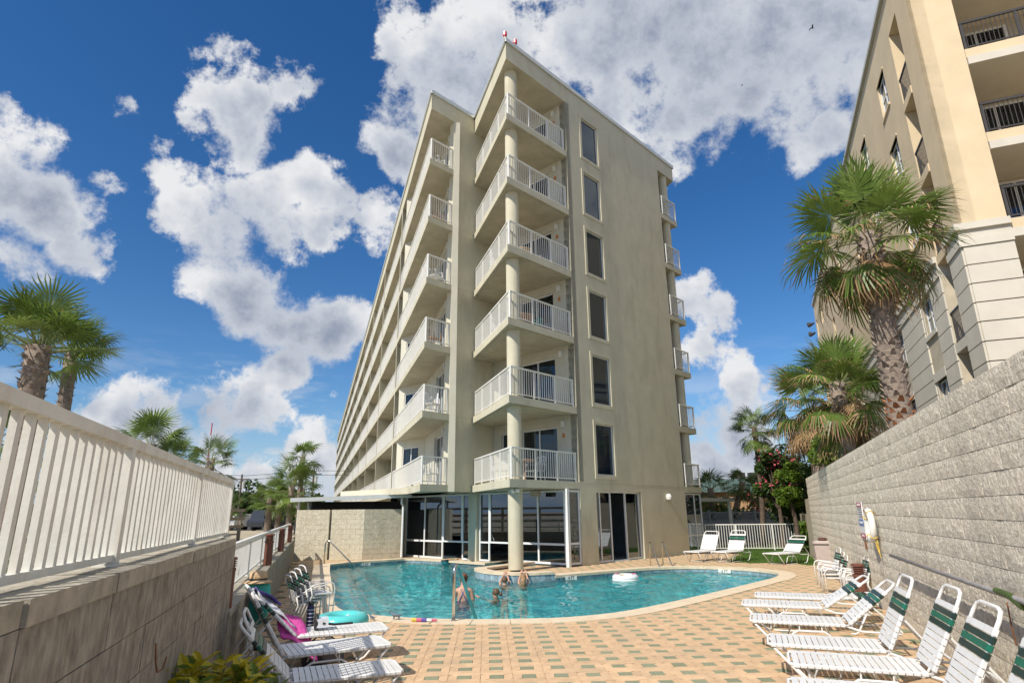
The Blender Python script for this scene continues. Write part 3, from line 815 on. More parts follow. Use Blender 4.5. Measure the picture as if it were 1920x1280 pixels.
# corner balcony slabs, with the room floors behind
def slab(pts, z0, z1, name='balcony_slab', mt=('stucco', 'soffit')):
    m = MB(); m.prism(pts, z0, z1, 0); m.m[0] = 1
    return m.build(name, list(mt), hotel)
in1 = C0 + dB * 3.5 - nB * 4.3
for f in FL:
    slab(xy(C0, C0 + dB * 3.52, C0 + dB * 3.52 - nB * 4.3, P1), f - 0.25, f)
    m = MB(); m.beam(C0 + dB * .22 - nB * .12 + Z * (f - .262), C0 + dB * 3.3 - nB * .12 + Z * (f - .262), 0.03, 0.02); m.beam(C0 + dA * .22 + V((.115, .04, 0)) + Z * (f - .262), C0 + dA * 4.7 + V((.115, .04, 0)) + Z * (f - .262), 0.03, 0.02)
    m.build('drip_edge', 'soffit', hotel)
# first floor deck over the indoor pool
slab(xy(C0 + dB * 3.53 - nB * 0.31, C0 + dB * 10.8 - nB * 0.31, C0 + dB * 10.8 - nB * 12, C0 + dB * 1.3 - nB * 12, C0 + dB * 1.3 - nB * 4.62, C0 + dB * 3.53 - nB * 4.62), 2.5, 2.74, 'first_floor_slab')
slab(xy(C0 + dB * 1.18 - nB * 4.32, C0 + dB * 3.49 - nB * 4.32, C0 + dB * 3.49 - nB * 4.6, C0 + dB * 1.18 - nB * 4.6), 2.5, 2.52, 'wall_base')
# columns at the prow
COLP = V((0.05, 19.87, 0))
zs = [0.05] + FL + [ROOF0]
tops = [f - 0.25 for f in FL] + [ROOF0]
for i in range(7):
    m = MB(); m.lathe([(0.235, zs[i]), (0.235, tops[i] - 0.06), (0.245, tops[i] - 0.05), (0.245, tops[i])], (COLP.x, COLP.y, 0), 28)
    m.build('column', 'stucco', hotel, smooth=False)
# door wall of the corner balconies and the blank wall
ops = []
for f in FL: ops += [(0.95, 2.75, f + 0.02, f + 2.02), (3.42, 3.85, f + 0.95, f + 2.0)]
wall_with_openings(plD, 0.0, 4.6, 2.76, ROOF0, 0.25, ops).build('balcony_wall', 'stucco_pale', hotel)
wall_with_openings(Plane(C0 - nB * 4.3, dB, nB), 1.15, 3.48, 2.5, ROOF0, 0.28, []).build('blank_wall', 'stucco', hotel)
for z in (5.3, 10.55, 13.2): 
    m = MB(); Plane(C0 - nB * 4.3, dB, nB).box(m, 1.16, 2.3, z - .006, z + .006, 0, .004); m.build('control_joint', 'soffit', hotel)
for i, f in enumerate(FL):
    window(plD, hotel, 0.95, 2.75, f + 0.02, f + 2.02, 0.1, 0.05, mull=(1.88,), glass='glass', name='sliding_door', backing=('curtain', 'dark_interior', 'dark_interior', 'curtain', 'dark_interior', 'dark_interior')[i], back_d=0.5)
    window(plD, hotel, 3.42, 3.85, f + 0.95, f + 2.0, 0.1, 0.04, glass='glass', backing='dark_interior', back_d=0.5)
    m = MB(); plD.box(m, 0.57, 0.69, f + 1.97, f + 2.19, 0.0, 0.10); m.build('wall_lamp', 'lamp_white', hotel)
    if i != 1:
        m = MB(); plD.box(m, 0.58, 0.70, f + 1.58, f + 1.74, 0.0, 0.012); m.build('wall_plaque', 'plaque_orange', hotel)

# railings: one mesh each kind, shared
def rail_mesh(L, posts, h=1.0, gap=0.112, bw=0.018, pw=0.05, skip_end=False):
    fr_, ba = MB(), MB()
    fr_.abox(0, L, -0.032, 0.032, h - 0.045, h); fr_.abox(0, L, -0.016, 0.016, 0.085, 0.115)
    for x in posts: fr_.abox(x - pw / 2, x + pw / 2, -0.024, 0.024, 0.0, h - 0.045)
    n_ = int(L / gap)
    for k in range(1, n_):
        x = k * L / n_
        if min(abs(x - q) for q in posts) < 0.05: continue
        ba.abox(x - bw / 2, x + bw / 2, -0.008, 0.008, 0.115, h - 0.045)
    return fr_, ba
def put_rail(kind, meshes, a, direction, z, parent=hotel):
    fm, bmesh_ = meshes
    ang = math.atan2(direction.y, direction.x); p = V(a) - V(ORG[parent.name])
    o = piece('balcony_railing', fm, parent, (p.x, p.y, z), (0, 0, ang))
    q = piece('baluster_run', bmesh_, o, (0, 0, 0)); q['kind'] = 'stuff'
    return o
def mk(L, posts, **k):
    a, b = rail_mesh(L, posts, **k); return a.mesh('balcony_railing', 'white_rail'), b.mesh('baluster_run', 'white_rail')
rB = mk(3.28, [0.025, 1.15, 2.25, 3.25]); rA = mk(4.72, [0.03, 1.2, 2.4, 3.6, 4.69]); rEnd = mk(1.16, [0.025, 1.14])
rBay = mk(9.02, [0.03, 1.3, 2.6, 3.9, 5.2, 6.5, 7.8, 8.99]); rBack = mk(1.32, [0.025, 1.29]); rSide = mk(1.5, [1.47])
inset = 0.10
cin = C0 + (dA + dB).normalized() * (inset / math.sin(RAD(30.65)))
for f in FL:
    put_rail('B', rB, cin, dB, f); put_rail('A', rA, cin, dA, f)
    q_ = Q + dB * 0.06 + dA * 0.06
    put_rail('E', rEnd, q_, dB, f)
    for b in range(13):
        a = q_ + dA * (b * 9.3 + (0.0 if b == 0 else 0.13))
        put_rail('bay', rBay, a, dA, f)
# long facade: slabs, recessed wall, fins
ops = []
for f in FL:
    for b in range(13): ops += [(b * 9.3 + 1.2, b * 9.3 + 3.0, f + 0.02, f + 2.05), (b * 9.3 + 6.4, b * 9.3 + 7.6, f + 0.9, f + 2.05)]
wall_with_openings(plA, 0.0, S_END, 2.5, ROOF0, 0.25, ops).build('facade_wall', 'stucco_pale', hotel)
for f in FL:
    slab(xy(Q, Wc - dB * 0.0 , WE, QE), f - 0.25, f)
for b in range(1, 14):
    m = MB(); s0 = b * 9.3
    m.prism(xy(Q + dA * (s0 - .1) - dB * 0.003, Wc + dA * (s0 - .1) - dB * .005, Wc + dA * (s0 + .1) - dB * .005, Q + dA * (s0 + .1) - dB * 0.003), 2.48, ROOF0)
    m.build('fin_wall', 'stucco', hotel)
for i, f in enumerate(FL):
    for b in range(13):
        k = (i * 7 + b * 3) % 5
        window(plA, hotel, b * 9.3 + 1.2, b * 9.3 + 3.0, f + 0.02, f + 2.05, 0.1, 0.05, mull=(b * 9.3 + 2.1,), glass='glass', name='sliding_door', backing='curtain' if k in (1, 3) else 'dark_interior', back_d=0.5) if b < 4 else None
        if b >= 4:
            m = MB(); plA.box(m, b * 9.3 + 1.2, b * 9.3 + 3.0, f + .02, f + 2.05, -0.2, -0.12); m.build('sliding_door', 'car_glass', hotel)
        m = MB(); plA.box(m, b * 9.3 + 6.4, b * 9.3 + 7.6, f + .9, f + 2.05, -0.2, -0.12); m.build('window', 'car_glass', hotel)
        if b < 3:
            m = MB(); plA.box(m, b * 9.3 + 0.72, b * 9.3 + 0.84, f + 1.95, f + 2.17, 0, 0.1); m.build('wall_lamp', 'lamp_white', hotel)
wall_with_openings(plA, 12.0, S_END, 0.0, 2.49, 0.25, []).build('ground_wall', 'stucco_pale', hotel)
# jogged room wall in the first bay
plJ = Plane(Wc + dA * 5.45, -nB, -dB)
for i, f in enumerate(FL):
    wall_with_openings(plJ, 0.02, 2.2, f + 0.002, (FL[i + 1] if i < 5 else ROOF0 + .25) - 0.252, 0.15, [(0.5, 1.75, f + 0.9, f + 2.0)]).build('bay_wall', 'stucco_pale', hotel)
    window(plJ, hotel, 0.5, 1.75, f + 0.9, f + 2.0, 0.06, 0.045, mull=(1.1,), glass='glass', backing='dark_interior', back_d=0.14)
# right-hand end: small balconies with round columns
for f in FL:
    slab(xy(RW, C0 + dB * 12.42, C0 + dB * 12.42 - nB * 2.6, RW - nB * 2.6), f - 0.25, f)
    put_rail('back', rBack, C0 + dB * 11.0 - nB * 0.0, dB, f)
    put_rail('side', rSide, C0 + dB * 12.32 - nB * 0.13, -nB, f)
for i in range(1, 7):
    m = MB(); m.lathe([(0.2, zs[i]), (0.2, tops[i])], tuple(C0 + dB * 11.72 - nB * 0.24), 20); m.build('column', 'stucco', hotel)
wall_with_openings(Plane(RW - nB * 0.31, dA, -nA), 0.0, 110, -0.05, ROOF0, 0.25, []).build('rear_wall', 'stucco', hotel)
window(Plane(C0 - nB * 0.02, dB, nB), hotel, 10.9, 12.35, 0.02, 2.47, 0.05, 0.06, mull=(11.75,), trans=(0.72,), glass='glass_store', name='storefront_panel')
m = MB(); Plane(C0 - nB * 0.35, dB, nB).box(m, 10.88, 12.4, -.05, 2.5, -2.2, -2.0); m.build('porch_wall', 'dark_interior', hotel)  # wall coloured dark so the room behind the glass looks unlit
# roof slab, fascia and metal edge
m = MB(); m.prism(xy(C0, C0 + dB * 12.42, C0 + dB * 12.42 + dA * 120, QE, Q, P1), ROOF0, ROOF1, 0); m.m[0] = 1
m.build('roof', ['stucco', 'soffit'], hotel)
m = MB()
for a, b, nn in ((C0, C0 + dB * 12.42, nB), (P1, C0, nA), (Q, P1, nB), (QE, Q, nA), (C0 + dB * 12.42, C0 + dB * 12.42 + dA * 60, dB)):
    d = (b - a).normalized()
    m.box((a + b) / 2 + nn * 0.02 + Z * (ROOF1 + 0.015), d * ((b - a).length / 2 + 0.05), nn * 0.045, Z * 0.085)
m.build('roof_edge', 'roof_trim', hotel)
# obstruction lights on the prow
for k, (off, tilt) in enumerate(((0.08, 0.0), (0.55, 0.25))):
    base = C0 + dB * off - nB * 0.12 + Z * (ROOF1 + 0.1)
    top = base + Z * 0.22 + dB * tilt * 0.4
    o = MB(); o.tube([base, top], 0.05, 8); o = o.build('obstruction_light', 'lamp_base', hotel); ORG[o.name] = ORG[hotel.name]
    l = MB(); l.tube([top, top + Z * 0.05, top + Z * 0.2, top + Z * 0.26], [0.06, 0.085, 0.085, 0.03], 10); l.build('lens', 'red_lens', o)
m = MB(); m.lathe([(0.02, 0), (0.10, 0.02), (0.12, 0.12), (0.09, 0.22), (0.02, 0.25)], tuple(plB.p(9.35, 2.18, 0.08)), 12); m.build('wall_lamp', 'lamp_white', hotel)
cam_h = MB(); cam_h.box(plG.p(1.05, 2.36, 0.35), -nB * 0.12, dB * 0.14, Z * 0.09); cam_h.beam(plG.p(1.05, 2.45, 0.35), plG.p(1.05, 2.5, 0.35), 0.05, 0.05); cam_h.build('floodlight', 'lamp_base', hotel)
m = MB(); m.tube([C0 + dB * .5 - nB * .25 + Z * 2.42, C0 + dB * .62 - nB * .2 + Z * 2.42], 0.07, 10); m.tube([C0 + dB * .42 - nB * .32 + Z * 2.45, C0 + dB * .55 - nB * .36 + Z * 2.37], 0.06, 10); m.build('soffit_lamp', 'lamp_white', hotel)

# service enclosure left of the glazing, with a flat white canopy
enc = thing('service_enclosure', 'cream rough block enclosure with chamfered corner under a white canopy', 'enclosure', (-8.77, 25.43, 0))
e0, e1, e2 = V((-8.8, 25.43, 0)), V((-6.05, 25.40, 0)), V((-4.66, 26.25, 0))
def enc_run(a, b, th=0.2):
    d = (b - a).normalized(); nn = V((d.y, -d.x, 0)); L = (b - a).length
    pl = Plane(a, d, nn); k = 0
    for r in range(10):
        x = -0.2 if r % 2 else 0.0
        while x < L:
            xa, xb = max(0, x), min(L, x + 0.4)
            if xb - xa > 0.03:
                m = MB(); j = random.uniform(-0.004, 0.004)
                pl.box(m, xa + .003, xb - .003, r * 0.193 + .002, (r + 1) * 0.193 - .002, -th, j); m.build('block', 'cream_block', enc)
            x += 0.4
    m = MB(); pl.box(m, 0.01, L - .01, 0, 1.925, -th + .02, -.02); m.build('block_core', 'cream_block', enc)
enc_run(e0, V((-7.47, 25.415, 0))); enc_run(V((-7.38, 25.414, 0)), e1); enc_run(e1, e2)
m = MB(); m.prism(xy(e0 + V((0, .25, 0)), e1 + V((0, .25, 0)), e2 + V((-.1, .3, 0)), V((-5.0, 29, 0)), V((-10, 29, 0))), 0, 1.9); m.build('inner_wall', 'interior_wall', enc)
m = MB(); m.prism(xy(e0 + V((.05, 1.6, 0)), e1 + V((0, 1.6, 0)), e2 + V((-.1, 1.2, 0)), V((-4.9, 29, 0)), V((-9.6, 29, 0))), 1.91, 2.27); m.build('dark_back_wall', 'dark_interior', enc)  # added dark box; its colour stands in for the shade under the canopy
cnp = thing('flat_canopy', 'long flat white metal canopy above the cream block enclosure', 'canopy', (-9, 25.6, 2.2))
m = MB()
a0, a1 = V((-9.0, 25.3, 2.29)), V((-4.25, 25.9, 2.44))
dd = (a1 - a0); back = V((-0.6, 6.0, 0.15))
m.add([a0, a1, a1 + back, a0 + back, a0 + Z * .05, a1 + Z * .05, a1 + back + Z * .05, a0 + back + Z * .05], [(3, 2, 1, 0), (4, 5, 6, 7), (0, 1, 5, 4), (1, 2, 6, 5), (2, 3, 7, 6), (3, 0, 4, 7)])
m.build('canopy_panel', 'white_frame', cnp)
m = MB(); m.beam(a0 + Z * .03 + V((0, -.04, 0)), a1 + Z * .03 + V((0, -.04, 0)), 0.07, 0.16); m.beam(a0 + Z * .03 + V((-.04, 0, 0)), a0 + back + Z * .03 + V((-.04, 0, 0)), 0.07, 0.16); m.build('canopy_fascia', 'roof_trim', cnp)
for p in (V((-8.85, 25.7, 0)), V((-9.4, 31, 0)), V((-4.75, 31.2, 0))):
    m = MB(); m.tube([p + Z * 1.0, p + Z * 2.32], 0.05, 8); m.build('canopy_post', 'white_frame', cnp)
m = MB(); dn = V((-4.62, 25.72, 0)); m.tube([dn + Z * 2.35, dn + Z * 2.15, dn + V((.05, .1, 2.05)), dn + V((.05, .1, 0.05))], 0.045, 8); m.build('downpipe', 'white_frame', cnp)
# striped steel shade awning at the right end of the hotel
pg = thing('porch_canopy', 'small flat grey canopy on posts at the right end of the hotel', 'canopy', tuple(C0 + dB * 12.6))
m = MB(); m.box(C0 + dB * 14.2 - nB * 1.6 + Z * 2.22, dB * 1.7, nB * 1.5, Z * 0.07); m.build('canopy_panel', 'roof_trim', pg)
for s_, u_ in ((15.6, 0.25), (15.6, 2.9)):
    m = MB(); p = C0 + dB * s_ - nB * u_; m.beam(p, p + Z * 2.15, 0.12, 0.12); m.build('canopy_post', 'roof_trim', pg)

# ------------------------------------------------------------------ right-hand split-face block wall
def wall_s(y):  # position along the wall for a given y
    return (y - WALL_P.y) / dW.y
rw = thing('block_wall', 'tall pale split-face block wall along the right side of the deck', 'wall', tuple(WALL_P + dW * wall_s(24)))
plW = Plane(WALL_P, dW, nWl)
S0, S1, ROWS, BH, BL = wall_s(0.6), wall_s(23.95), 14, 0.2075, 0.412
def rough_block(seed, L=BL, h=BH, th=0.2):
    """split face: a coarse lumpy front, 5 x 3 grid"""
    rnd = random.Random(seed); m = MB(); nx, nz = 5, 3; vs = []
    for k in range(nz + 1):
        for i in range(nx + 1):
            e = i in (0, nx) or k in (0, nz)
            d = (0.0 if e else 0.004) + rnd.uniform(-0.003, 0.008 if not e else 0.003)
            x = 0.0015 + (L - 0.003) * i / nx; z = 0.003 + (h - 0.006) * k / nz
            vs.append((x, d, z))
    fs = [(k * (nx + 1) + i, k * (nx + 1) + i + 1, (k + 1) * (nx + 1) + i + 1, (k + 1) * (nx + 1) + i) for k in range(nz) for i in range(nx)]
    o = len(vs); ring = list(range(nx + 1)) + [(k + 1) * (nx + 1) - 1 for k in range(1, nz + 1)] + [nz * (nx + 1) + i for i in range(nx - 1, -1, -1)] + [k * (nx + 1) for k in range(nz - 1, 0, -1)]
    vs2 = [(vs[i][0], -0.06, vs[i][2]) for i in ring]
    m.add(vs + vs2, fs + [(ring[i], o + i, o + (i + 1) % len(ring), ring[(i + 1) % len(ring)]) for i in range(len(ring))])
    # flip so the face looks along +y (outward)
    m.f = [tuple(reversed(f)) for f in m.f]
    return m
var = [rough_block(s) for s in range(8)]
var_me = [v.mesh('block', 'split_block') for v in var]
# local frame: x along wall, y outward, z up
Mx = Matrix(((dW.x, nWl.x, 0, 0), (dW.y, nWl.y, 0, 0), (0, 0, 1, 0), (0, 0, 0, 1)))
blocks = []
for r in range(ROWS):
    s = S0 - (BL / 2 if r % 2 else 0)
    while s < S1:
        c = plW.p(s + BL / 2, (r + .5) * BH)
        vis = abs(math.atan2(c.x, c.y)) < 0.73
        blocks.append((c.length if vis and c.y > 3.2 else 99, s, r)); s += BL
blocks.sort()
restb = MB()
for i, (d, s, r) in enumerate(blocks):
    k = random.randrange(8)
    p = plW.p(min(s, S1 - BL), r * BH - 0.02, random.uniform(-0.003, 0.003))
    if i < 300:
        q = p - V(rw.location); mt = Mx.copy(); mt.translation = q
        piece('block', var_me[k], rw, None, mtx=mt)
    else:
        mt = Mx.copy(); mt.translation = p
        restb.add([mt @ V(v) for v in var[k].v], var[k].f)
stuff(restb.build('block_courses', 'split_block', rw))
m = MB(); plW.box(m, S0, S1 - .01, -.05, ROWS * BH - .03, -.2, -.012); m.build('mortar_core', 'mortar', rw)
# lower rendered wall carrying on behind
lw2 = thing('rendered_wall', 'lower grey rendered wall stepping down behind the split-face wall', 'wall', tuple(plW.p(S1, 0)))
m = MB(); plW.box(m, S1 + .01, S1 + 2.2, -.05, 2.15, -.2, -.02); m.build('wall_section', 'shade_wall', lw2)
m = MB(); plW.box(m, S1 + 2.21, S1 + 9, -.05, 1.55, -.2, -.02); m.build('wall_section', 'shade_wall', lw2)
# pipe handrail on the wall
hr = thing('pipe_rail', 'worn grey pipe handrail fixed along the split-face block wall', 'handrail', tuple(plW.p(0, 1.0)))
m = MB(); m.tube([plW.p(wall_s(9.72), 1.06, .13), plW.p(wall_s(5.0), 1.045, .13), plW.p(wall_s(2.5), 1.04, .13)], 0.024, 10); m.build('pipe', 'old_pipe', hr, smooth=True)
for y in (9.3, 7.4, 5.2, 3.2):
    m = MB(); m.tube([plW.p(wall_s(y), 1.03, 0.0), plW.p(wall_s(y), 1.03, .12)], 0.014, 6); m.build('bracket', 'old_pipe', hr)
m = MB(); m.tube([plW.p(wall_s(5.55), 1.06, .13), plW.p(wall_s(5.25), 1.06, .14), plW.p(wall_s(5.05), 1.0, .13)], 0.028, 8); m.build('tape_wrap', 'palm_sage', hr)
m = MB(); m.tube([plW.p(wall_s(5.62), 0.96, .05), plW.p(wall_s(5.6), 0.8, .06), plW.p(wall_s(5.62), 0.62, .05)], 0.006, 5); m.build('hook', 'rust', hr)
# life ring on the wall
lr = thing('life_ring', 'white life ring with yellow rope hanging on the block wall', 'life ring', tuple(plW.p(wall_s(11.5), 1.45)))
cx, cz = wall_s(11.2), 1.46
ring = [plW.p(cx + 0.235 * math.cos(a), cz + 0.245 * math.sin(a), 0.10) for a in [2 * math.pi * k / 32 for k in range(32)]]
m = MB(); m.tube(ring, 0.055, 12, closed=True); m.build('ring', 'ring_white', lr, smooth=True)
for a in (0.6, 2.2, 3.9, 5.4):
    rp = [plW.p(cx + (0.235 + 0.06 * math.cos(b)) * math.cos(a), cz + (0.245 + 0.06 * math.cos(b)) * math.sin(a), 0.10 + 0.06 * math.sin(b)) for b in [2 * math.pi * k / 12 for k in range(12)]]
    m = MB(); m.tube(rp, 0.009, 5, closed=True); m.build('rope_band', 'rope_yellow', lr)
m = MB()
for k in range(4):
    o = k * 0.012; m.tube([plW.p(cx - .12 - o, cz - .05, .06), plW.p(cx - .2 + o, cz - .3, .05 + o), plW.p(cx - .16 - o, cz - .5 - o, .04), plW.p(cx - .10 - o, cz - .32, .045 + o)], 0.004, 5)
m.build('hanging_rope', 'rope_yellow', lr)
m = MB(); m.tube([plW.p(cx, cz + .22, 0.0), plW.p(cx, cz + .22, .14), plW.p(cx, cz + .27, .17)], 0.012, 6); m.build('peg', 'rust', lr)
# pool rules sign: narrow board seen edge-on, red head and foot, blue panel
sg = thing('rules_sign', 'narrow white pool rules sign with red ends on the block wall', 'sign', tuple(plW.p(wall_s(12.55), 1.6)))
sx = wall_s(12.55)
m = MB(); plW.box(m, sx - .3, sx + .3, 1.18, 1.88, .012, .03); m.build('board', 'sign_white', sg)
for za, zb, mt in ((1.78, 1.87, 'sign_red'), (1.42, 1.55, 'sign_blue'), (1.19, 1.28, 'sign_red')):
    m = MB(); plW.box(m, sx - .29, sx + .29, za, zb, .031, .034); m.build('sign_panel', mt, sg)
fm = face_mtx(plW.p(sx, 1.825, .036) - V(sg.location), nWl); text_mesh('POOL RULES', 0.075, sg, fm, 'lettering', 'sign_white', 0.001)
for k in range(6):
    m = MB(); plW.box(m, sx - .26, sx + .26 - 0.05 * (k % 3), 1.745 - k * .034, 1.757 - k * .034, .031, .032); m.build('text_line', 'black_paint', sg)
text_mesh('NO LIFEGUARD', 0.06, sg, face_mtx(plW.p(sx, 1.485, .036) - V(sg.location), nWl), 'lettering', 'sign_white', 0.001)
text_mesh('NO DIVING', 0.065, sg, face_mtx(plW.p(sx, 1.235, .036) - V(sg.location), nWl), 'lettering', 'sign_white', 0.001)
m = MB(); plW.box(m, sx - .05, sx + .02, .98, 1.14, .0, .03); m.build('rusty_strap', 'rust', sg)

# ------------------------------------------------------------------ left wall: high near part, lower far part
lwall = thing('retaining_wall', 'weathered brown block wall on the left, high beside the camera and lower beyond', 'wall', tuple(LW_P))
plL = Plane(LW_P, dA, nL)
def ls(y): return (y - LW_P.y) / dA.y
L_STEP = ls(6.30)
def block_run(pl, s0, s1, rows, h, z0, parent, matn, L=0.41, lim=True):
    proto = {}
    for r in range(rows):
        s = s0 - (L / 2 if r % 2 else 0)
        while s < s1:
            a, b = max(s, s0), min(s + L, s1)
            if b - a > 0.04:
                m = MB(); j = random.uniform(-0.002, 0.002)
                pl.box(m, a + .002, b - .002, z0 + r * h + .002, z0 + (r + 1) * h - .002, -.06, j)
                m.build('block', matn, parent)
            s += L
    m = MB(); pl.box(m, s0 + .002, s1 - .002, z0 - .02, z0 + rows * h - .004, -.3, -.008); m.build('mortar_core', 'mortar', parent)
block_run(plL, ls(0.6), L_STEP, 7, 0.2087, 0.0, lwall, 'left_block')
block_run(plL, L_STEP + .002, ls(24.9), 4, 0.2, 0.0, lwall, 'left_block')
def caps(s0, s1, z, t, d0, d1):
    s = s0
    while s < s1 - .05:
        b = min(s + .41, s1); m = MB(); plL.box(m, s + .003, b - .003, z, z + t + random.uniform(-.003, .003), d0, d1 + random.uniform(-.006, .01)); m.build('cap_block', 'block_cap', lwall); s += .41
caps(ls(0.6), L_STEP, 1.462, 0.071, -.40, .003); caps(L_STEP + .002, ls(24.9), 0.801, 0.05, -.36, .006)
# hook on the near wall
hk = thing('iron_hook', 'rusty iron hook fixed to the near brown block wall', 'hook', tuple(plL.p(ls(3.2), .9)))
m = MB(); s_ = ls(3.35); m.tube([plL.p(s_, 1.13, .012), plL.p(s_, 1.05, .02), plL.p(s_ + .03, .99, .03), plL.p(s_ + .10, .99, .04), plL.p(s_ + .13, 1.04, .045)], 0.004, 6); m.build('hook_bar', 'rust', hk)

# railings on the wall: every picket a part of its own
def picket_fence(name, label, cat, plane, s0, s1, z0, h, d, spacing, pick, posts, post_w, rail_top, rail_bot, matn, group=None):
    f = thing(name, label, cat, tuple(plane.p((s0 + s1) / 2, z0, d)), group)
    m = MB(); plane.box(m, s0, s1, z0 + h - rail_top[1], z0 + h, d - rail_top[0] / 2, d + rail_top[0] / 2); m.build('top_rail', matn, f)
    m = MB(); plane.box(m, s0, s1, z0 + rail_bot[2], z0 + rail_bot[2] + rail_bot[1], d - rail_bot[0] / 2, d + rail_bot[0] / 2); m.build('bottom_rail', matn, f)
    for p in posts:
        m = MB(); plane.box(m, p - post_w / 2, p + post_w / 2, z0 + .012, z0 + h - rail_top[1], d - post_w / 2, d + post_w / 2); m.build('post', matn, f)
        m = MB(); plane.box(m, p - post_w * .9, p + post_w * .9, z0, z0 + .011, d - post_w * .9, d + post_w * .9); m.build('base_plate', matn, f)
    pm = MB(); pm.abox(-pick[0] / 2, pick[0] / 2, -pick[1] / 2, pick[1] / 2, 0, h - rail_top[1] - rail_bot[2] - rail_bot[1])
    pme = pm.mesh('picket', matn)
    ang = math.atan2(plane.dx.y, plane.dx.x); n_ = int((s1 - s0) / spacing)
    for k in range(n_ + 1):
        s = s0 + spacing * (k + .5)
        if s > s1 or any(abs(s - p) < post_w * .75 for p in posts): continue
        q = plane.p(s, z0 + rail_bot[2] + rail_bot[1], d) - V(f.location)
        piece('picket', pme, f, tuple(q), (0, 0, ang))
    return f
picket_fence('picket_railing', 'chalky white picket railing on top of the high left wall', 'railing', plL, ls(0.70), ls(6.52), 1.535, 0.572, -.135, 0.095, (.030, .022), [ls(1.13), ls(2.93), ls(4.73), ls(6.49)], .06, (.055, .045), (.035, .028, .022), 'white_rail_worn')
picket_fence('picket_railing', 'lower white picket railing on the far left wall behind the brown lights', 'railing', plL, ls(7.5), ls(24.6), 0.858, 0.56, -.20, 0.105, (.026, .02), [ls(7.7 + 2.1 * k) for k in range(9)], .05, (.06, .05), (.03, .025, .05), 'white_rail')
# brown louvred light bollards
def bollard(loc, h, r, label, group='brown bollard lights'):
    b = thing('bollard_light', label, 'bollard', tuple(loc), group)
    m = MB(); m.lathe([(r, 0), (r, h * .72), (r * 1.0, h * .72)], loc, 16); m.build('post', 'bollard_brown', b)
    m = MB(); m.lathe([(r * 1.12, h * .72), (r * 1.12, h * .78), (r * .8, h * .785), (r * .8, h * .94)], loc, 16); m.build('collar', 'bollard_brown', b)
    for k in range(3):
        z = h * (.81 + .045 * k); m = MB(); m.lathe([(r * 1.2, z), (r * 1.2, z + h * .014), (r * .8, z + h * .026)], loc, 16); m.build('louvre', 'bollard_brown', b)
    m = MB(); m.lathe([(r * 1.2, h * .945), (r * 1.2, h * .985), (r * .9, h)], loc, 16); m.build('cap', 'bollard_brown', b)
    return b
bollard(plL.p(ls(6.55), .86, -.05), 0.48, .045, 'brown louvred light at the end of the high left wall')
bollard(plL.p(ls(11.9), .858, -.06), 0.55, .075, 'brown louvred light in front of the white railing, nearest of three')
bollard(plL.p(ls(16.2), .858, -.06), 0.55, .075, 'brown louvred light, middle of three along the far left wall')
bollard(plL.p(ls(21.3), .858, -.06), 0.55, .075, 'brown louvred light nearest the cream block enclosure')
bollard(V((6.19, 11.57, 0)), 0.80, .098, 'tall brown louvred bollard on the deck by the right wall')

# ------------------------------------------------------------------ back fence, lawn, lattice fence
fa, fb = V((8.72, 28.86, 0)), V((13.15, 28.29, 0))
fd = (fb - fa).normalized(); plF = Plane(fa, fd, V((fd.y, -fd.x, 0)))
FLn = (fb - fa).length
picket_fence('picket_fence', 'white metal picket fence across the back of the lawn', 'fence', plF, 0, FLn, 0.0, 1.14, 0, 0.112, (.022, .018), [0.03, 1.35, 2.95, FLn - .04], .055, (.05, .045), (.04, .03, .08), 'white_rail')
lawn_o = [(7.6, 22.9), (7.95, 21.85), (8.9, 21.95), (9.78, 20.65), (11.25, 24.1), (14.5, 33), (9.0, 34), (9.55, 27.2), (9.4, 26.5)]
lawn = struct(sheet_with_hole(lawn_o, None, -0.02, 'lawn', 'grass_soil'))
gm = MB(); rnd = random.Random(3)
k = 0
while k < 12000:
    x, y = rnd.uniform(7.5, 13.5), rnd.uniform(20.5, 30)
    if not inside((x, y), lawn_o): continue
    h = rnd.uniform(.03, .075); a = rnd.uniform(0, 6.28); w = .006; dx, dy = math.cos(a) * w, math.sin(a) * w; lx, ly = rnd.uniform(-.03, .03), rnd.uniform(-.03, .03)
    gm.add([(x - dx, y - dy, -.02), (x + dx, y + dy, -.02), (x + lx, y + ly, h)], [(0, 1, 2)]); k += 1
tag(stuff(gm.build('grass', 'grass_blade')), 'short green lawn grass behind the pool', 'grass')
# grey vinyl fence with a lattice band
la, lb = V((10.2, 37.0, 0)), V((16.6, 36.2, 0)); ld = (lb - la).normalized(); plT = Plane(la, ld, V((ld.y, -ld.x, 0))); LT = (lb - la).length
lf = thing('lattice_fence', 'grey vinyl fence with open lattice panels along its top', 'fence', tuple(la))
for k in range(6):
    m = MB(); s = k * LT / 5; plT.box(m, s - .06, s + .06, 0, 1.72, -.06, .06); plT.box(m, s - .075, s + .075, 1.72, 1.76, -.075, .075); m.build('post', 'grey_vinyl', lf)
for k in range(5):
    a, b = k * LT / 5 + .062, (k + 1) * LT / 5 - .062
    m = MB(); plT.box(m, a, b, .05, 1.12, -.02, .02); m.build('panel', 'grey_vinyl', lf)
    for z in (1.125, 1.585): m = MB(); plT.box(m, a, b, z, z + .07, -.03, .03); m.build('rail', 'grey_vinyl', lf)
    x = a
    lat = MB()
    while x < b - .02:
        for sgn in (1, -1):
            x2 = x + .39 if sgn > 0 else x
            p0, p1 = plT.p(x if sgn > 0 else min(x + .39, b), 1.195, .004 * sgn), plT.p(min(x + .39, b) if sgn > 0 else x, 1.585, .004 * sgn)
            lat.beam(p0, p1, .008, .035, up=ld)
        x += .13
    stuff(lat.build('lattice', 'grey_vinyl', lf))
